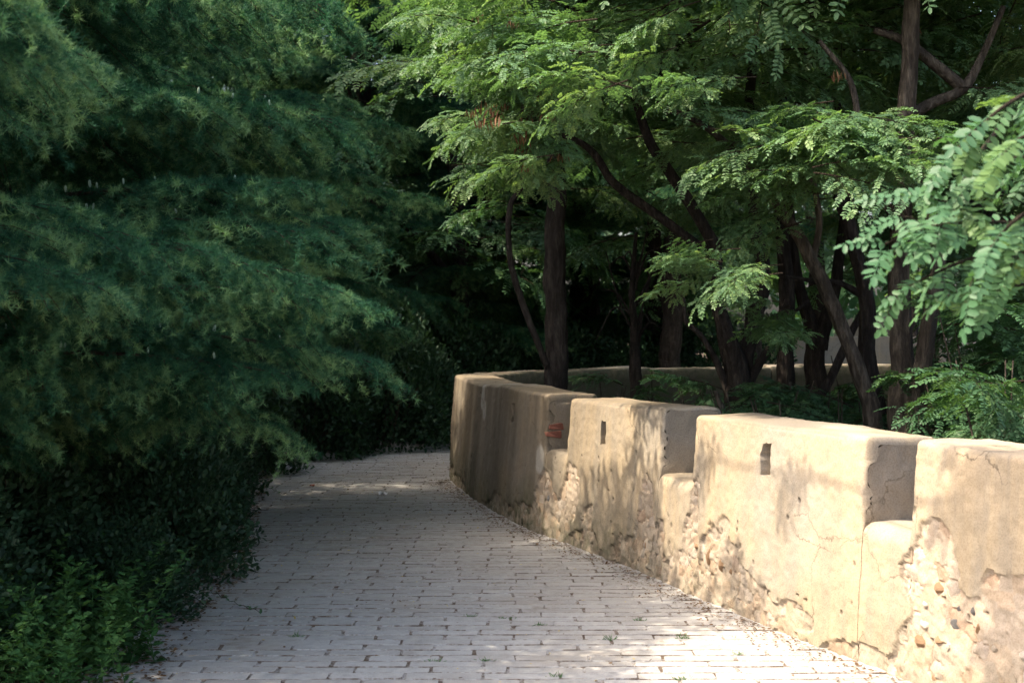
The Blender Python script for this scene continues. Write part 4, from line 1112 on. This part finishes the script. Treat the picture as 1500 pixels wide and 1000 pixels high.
def sapling(label, x, y, h, seed, n=7, sc=.8, mset=None):
    t = thing('locust_sapling', label, 'sapling', (x, y, 0)); rs = random.Random(seed)
    stems = []
    for q in range(3):
        a = rs.uniform(0, 6.28); stems.append([(x, y, -.06, .012), (x + math.cos(a) * .12, y + math.sin(a) * .12, h * .5, .008), (x + math.cos(a) * .3, y + math.sin(a) * .3, h, .004)])
    obj('stem', trunk_mesh(stems, M_BARK, 'stem', seed, (x, y, 0), sides=8), t)
    for q in range(n):
        a = rs.uniform(0, 6.28); z = h * rs.uniform(.45, 1.0); rr = rs.uniform(0, .2)
        leafy(t, (x + math.cos(a) * rr, y + math.sin(a) * rr, z), a, rs.uniform(-.4, .25), sc * rs.uniform(.6, 1), rs.randrange(5), mset or SPRAY_D, rs.uniform(-.3, .3))
for k, (lb, px_, d, ztop, n, sc) in enumerate([
        ('low feathery sapling behind the wall between the two middle trunks', 1130, 10.3, 1.25, 9, .75),
        ('low feathery sapling left of the many stemmed trunk above the wall', 1030, 11.0, 1.15, 7, .6),
        ('low feathery sapling below the forked trunk', 1200, 10.9, 1.2, 9, .75),
        ('feathery sapling at the right edge above the grey wall section', 1470, 7.7, 1.45, 10, .8),
        ('feathery sapling right of the leaning brown trunk, second from the right edge', 1410, 8.8, 1.35, 9, .75),
        ('small feathery sapling in front of the background wall right of the straight trunk', 890, 14.4, 1.05, 6, .6),
        ('small feathery sapling in front of the background wall below the thin twiggy stem', 950, 13.6, 1.0, 6, .6),
        ('low feathery sapling hard against the many stemmed trunk on its right', 1105, 9.9, 1.2, 8, .6),
        ('low feathery sapling under the slim dark upright trunk', 1165, 9.6, 1.15, 8, .6),
        ('low feathery sapling left of the leaning brown trunk above the lit wall', 1232, 9.9, 1.2, 9, .7),
        ('low feathery sapling behind the dark curved trunk', 1265, 11.6, 1.4, 9, .8),
        ('feathery sapling between the stout trunk and the right leaning one', 1385, 9.8, 1.5, 9, .8),
        ('feathery sapling at the right edge behind the lower near leaves', 1450, 8.6, 1.75, 10, .8),
        ('tall feathery sapling at the right edge deep behind the near leaves', 1490, 9.6, 2.0, 11, .9)]):
    sapling(lb, (px_ - CX) / F * d, d, ztop, 500 + k, n, sc)
# twiggy bare stem and a stump
tw = [to_ground(pxstem([(932, 590, 22), (932, 540, 19), (930, 480, 14), (926, 420, 9), (932, 340, 6)], 14.2))]
rs = random.Random(6)
for q in range(16):
    y0 = rs.uniform(400, 530); dx = rs.uniform(-60, 60)
    tw.append(pxstem([(931, y0, 5), (931 + dx * .5, y0 - rs.uniform(10, 50), 3.5), (931 + dx, y0 - rs.uniform(-10, 110), 2)], 14.2))
bt = thing('bare_tree', 'thin bare twiggy tree in front of the background wall', 'tree', (tw[0][0][0], tw[0][0][1], 0))
obj('trunk', trunk_mesh(tw, M_BARK_DARK, seed=33, base=(tw[0][0][0], tw[0][0][1], 0), sides=10), bt)
sp = [to_ground(pxstem([(1058, 610, 12), (1053, 590, 10), (1048, 572, 9)], 9.9))]
st_ = thing('broken_stump', 'pale broken stick standing just above the wall beside the many stemmed trunk', 'stump', (sp[0][0][0], sp[0][0][1], 0))
obj('stem', trunk_mesh(sp, M_BARK, 'stem', 34, (sp[0][0][0], sp[0][0][1], 0), sides=10), st_)
tt_ = [('trunk standing behind the background wall right of the bare twiggy tree', 983, 21.5, 30), ('dim trunk in the dark beyond the far hedge', 690, 23.5, 18), ('trunk behind the background wall left of the forked locust', 1105, 22, 22)]
for k, (lb, px_, d, w) in enumerate(tt_):
    x = (px_ - CX) / F * d
    t = thing('pine_tree', lb, 'tree', (x, d, 0))
    obj('trunk', trunk_mesh([[(x, d, -.06, w / 2 / F * d * 1.2), (x, d, 2, w / 2 / F * d), (x + .1, d, 5, w / 2 / F * d * .8), (x, d, 9, .03)]], M_BARK_DARK, seed=80 + k, base=(x, d, 0), sides=12), t)
    for q in range(22):
        v, _ = BOUGH[q % 5]; a = q * 2.4
        obj('branch', v, t, (0, 0, 3.0 + q * .27), (0, -.1, a), .9 - .02 * q)

WD = [(-2.05, 6.75), (-2.35, 6.9), (-2.65, 7.0), (-1.98, 7.15), (-2.25, 7.3), (-2.5, 7.5), (-2.15, 7.7), (-2.8, 7.4), (-2.6, 6.5), (-2.3, 6.4), (-2.0, 6.35), (-3.0, 6.9), (-2.42, 7.95), (-2.8, 8.0), (-1.95, 6.55), (-2.48, 7.2), (-2.15, 7.0), (-2.7, 6.75), (-1.86, 6.9), (-2.9, 7.7)]
words = ['nearest the bottom edge', 'among the leafy clump at the lower left']
for k, (x, y) in enumerate(WD):
    t = thing('weed_plant', 'bright green leafy weed in the thick clump at the lower left corner', 'weed', (x + random.uniform(-.05, .05), y, -.04), 'weeds in the lower left corner', WEED[k % 4])
    t.rotation_euler = (0, 0, random.uniform(0, 6.28)); t.scale = (1.05,) * 3 if y > 6.6 else (.85,) * 3

# creeping vines on the paving, grass tufts in the joints
def vine(label, pts, seed):
    r = np.random.default_rng(seed); w = np.array([P(a, b, F * CH / (b - HZ)) for a, b in pts]); c = spline(w, 20); c[:, 2] = .015 + .02 * np.abs(np.sin(np.arange(20)))
    g = Geo(); tube(g, c - c[0], .002, 4, 0)
    k = 26; i = r.integers(1, 20, k); d = np.stack([r.normal(0, 1, k), r.normal(0, 1, k), r.uniform(0, .6, k)], -1)
    leaf_batch(g, c[i] - c[0], d, np.tile([[0, 0, 1.]], (k, 1)), r.uniform(.02, .035, k), r.uniform(.014, .02, k), .1, 1, r.uniform(.1, .6, k))
    thing('creeping_vine', label, 'vine', c[0], None, g.mesh('creeping_vine', [M_TWIG, M_LOCUST_DARK]))
vine('thin leafy vine creeping onto the paving from the dark shrub', [(300, 868), (325, 880), (350, 892), (382, 903)], 1)
vine('short vine trailing onto the paving at the end of the hedge', [(370, 700), (395, 718), (415, 728)], 2)
vine('leafy runner at the bottom left edge of the paving', [(170, 975), (205, 965), (245, 972)], 3)
def tuft(x, y, sc, label, seed):
    r = np.random.default_rng(seed); g = Geo(); k = 26
    d = np.stack([r.normal(0, .8, k), r.normal(0, .4, k), r.uniform(.2, .9, k)], -1); p = np.stack([r.normal(0, .018, k), r.normal(0, .006, k), np.zeros(k) - .004], -1)
    leaf_batch(g, p, d, r.normal(0, 1, (k, 3)), r.uniform(.012, .034, k) * sc, np.full(k, .0032), .2, 0, r.uniform(.5, 1, k))
    w = P(x, y, F * CH / (y - HZ)); thing('grass_tuft', label, 'grass', (w[0], w[1], 0), 'grass tufts in the paving joints', g.mesh('grass_tuft', [M_WEED]))
for k, (x, y, sc) in enumerate([(435, 932, 1.3), (636, 968, 1), (712, 967, 1.1), (790, 915, 1), (896, 936, 1.3), (1000, 934, 1.4), (936, 908, .9), (815, 990, 1.1), (740, 905, .8), (1000, 995, 1.2), (693, 902, .8), (600, 760, .7), (560, 700, .6), (1085, 958, .9)]):
    tuft(x, y, sc, 'small green grass tuft growing in a joint of the sunlit paving' if x > 600 else 'small green grass tuft growing in a joint of the shaded paving', 700 + k)

# litter: leaves on soil and paving, a paper scrap, a red leaf
g = Geo(); r = np.random.default_rng(55)
def scatter(n, xf, yr, z, mat, s0, s1):
    y = r.uniform(*yr, n); x = xf(y)
    p = np.stack([x, y, np.full(n, z) + r.uniform(0, .008, n)], -1)
    leaf_batch(g, p, np.stack([r.normal(0, 1, n), r.normal(0, 1, n), r.normal(0, .12, n)], -1), np.array([0, 0, 1.]) + r.normal(0, .25, (n, 3)), r.uniform(s0, s1, n), r.uniform(s0, s1, n) * .5, .15, mat, r.uniform(0, 1, n))
scatter(4200, lambda y: np.interp(y, LEFT[:, 0], LEFT[:, 1]) - np.abs(r.normal(0, .5, len(y))) + .12, (6, 17), .004, 0, .016, .04)
scatter(2600, lambda y: np.interp(y, WY[~k_out], WX[~k_out]) - np.abs(r.normal(0, .12, len(y))) - .02, (6, 15.2), .005, 0, .008, .028)
scatter(420, lambda y: r.uniform(-2.2, 1.0, len(y)), (6.5, 18), .005, 0, .010, .026)
scatter(120, lambda y: r.uniform(-1.9, .9, len(y)), (6.5, 18), .005, 1, .012, .028)
lit = obj('leaf_litter', g.mesh('leaf_litter', [M_LITTER, M_PALE])); lit['kind'] = 'stuff'; lit['label'] = 'scattered dead brown and yellow leaves'; lit['category'] = 'leaves'

def scrap(name, label, cat, x, y, mat, size, seed):
    r = np.random.default_rng(seed); g = Geo(); n = 7; u = np.linspace(-.5, .5, n); X, Y = np.meshgrid(u * size, u * size * .8)
    Z = np.abs(fbm(X / size * 2.5 + 7, Y / size * 2.5, seed=seed) - .35) * size * .9 + .004
    X = X * (1 + .3 * r.normal(0, 1, X.shape) * .3); i = (np.arange(n - 1)[:, None] * n + np.arange(n - 1)[None]).ravel()
    g.add(np.stack([X, Y, Z], -1), np.stack([i, i + 1, i + n + 1, i + n], -1))
    w = P(x, y, F * CH / (y - HZ)); thing(name, label, cat, (w[0], w[1], .002), None, g.mesh(name, [mat]))
scrap('paper_scrap', 'small crumpled white paper scrap lying on the shaded paving', 'paper', 561, 725, M_PAPER, .085, 3)
scrap('red_scrap', 'small red scrap lying near the hedge at the far end of the paving', 'litter', 457, 712, M_RED, .055, 5)
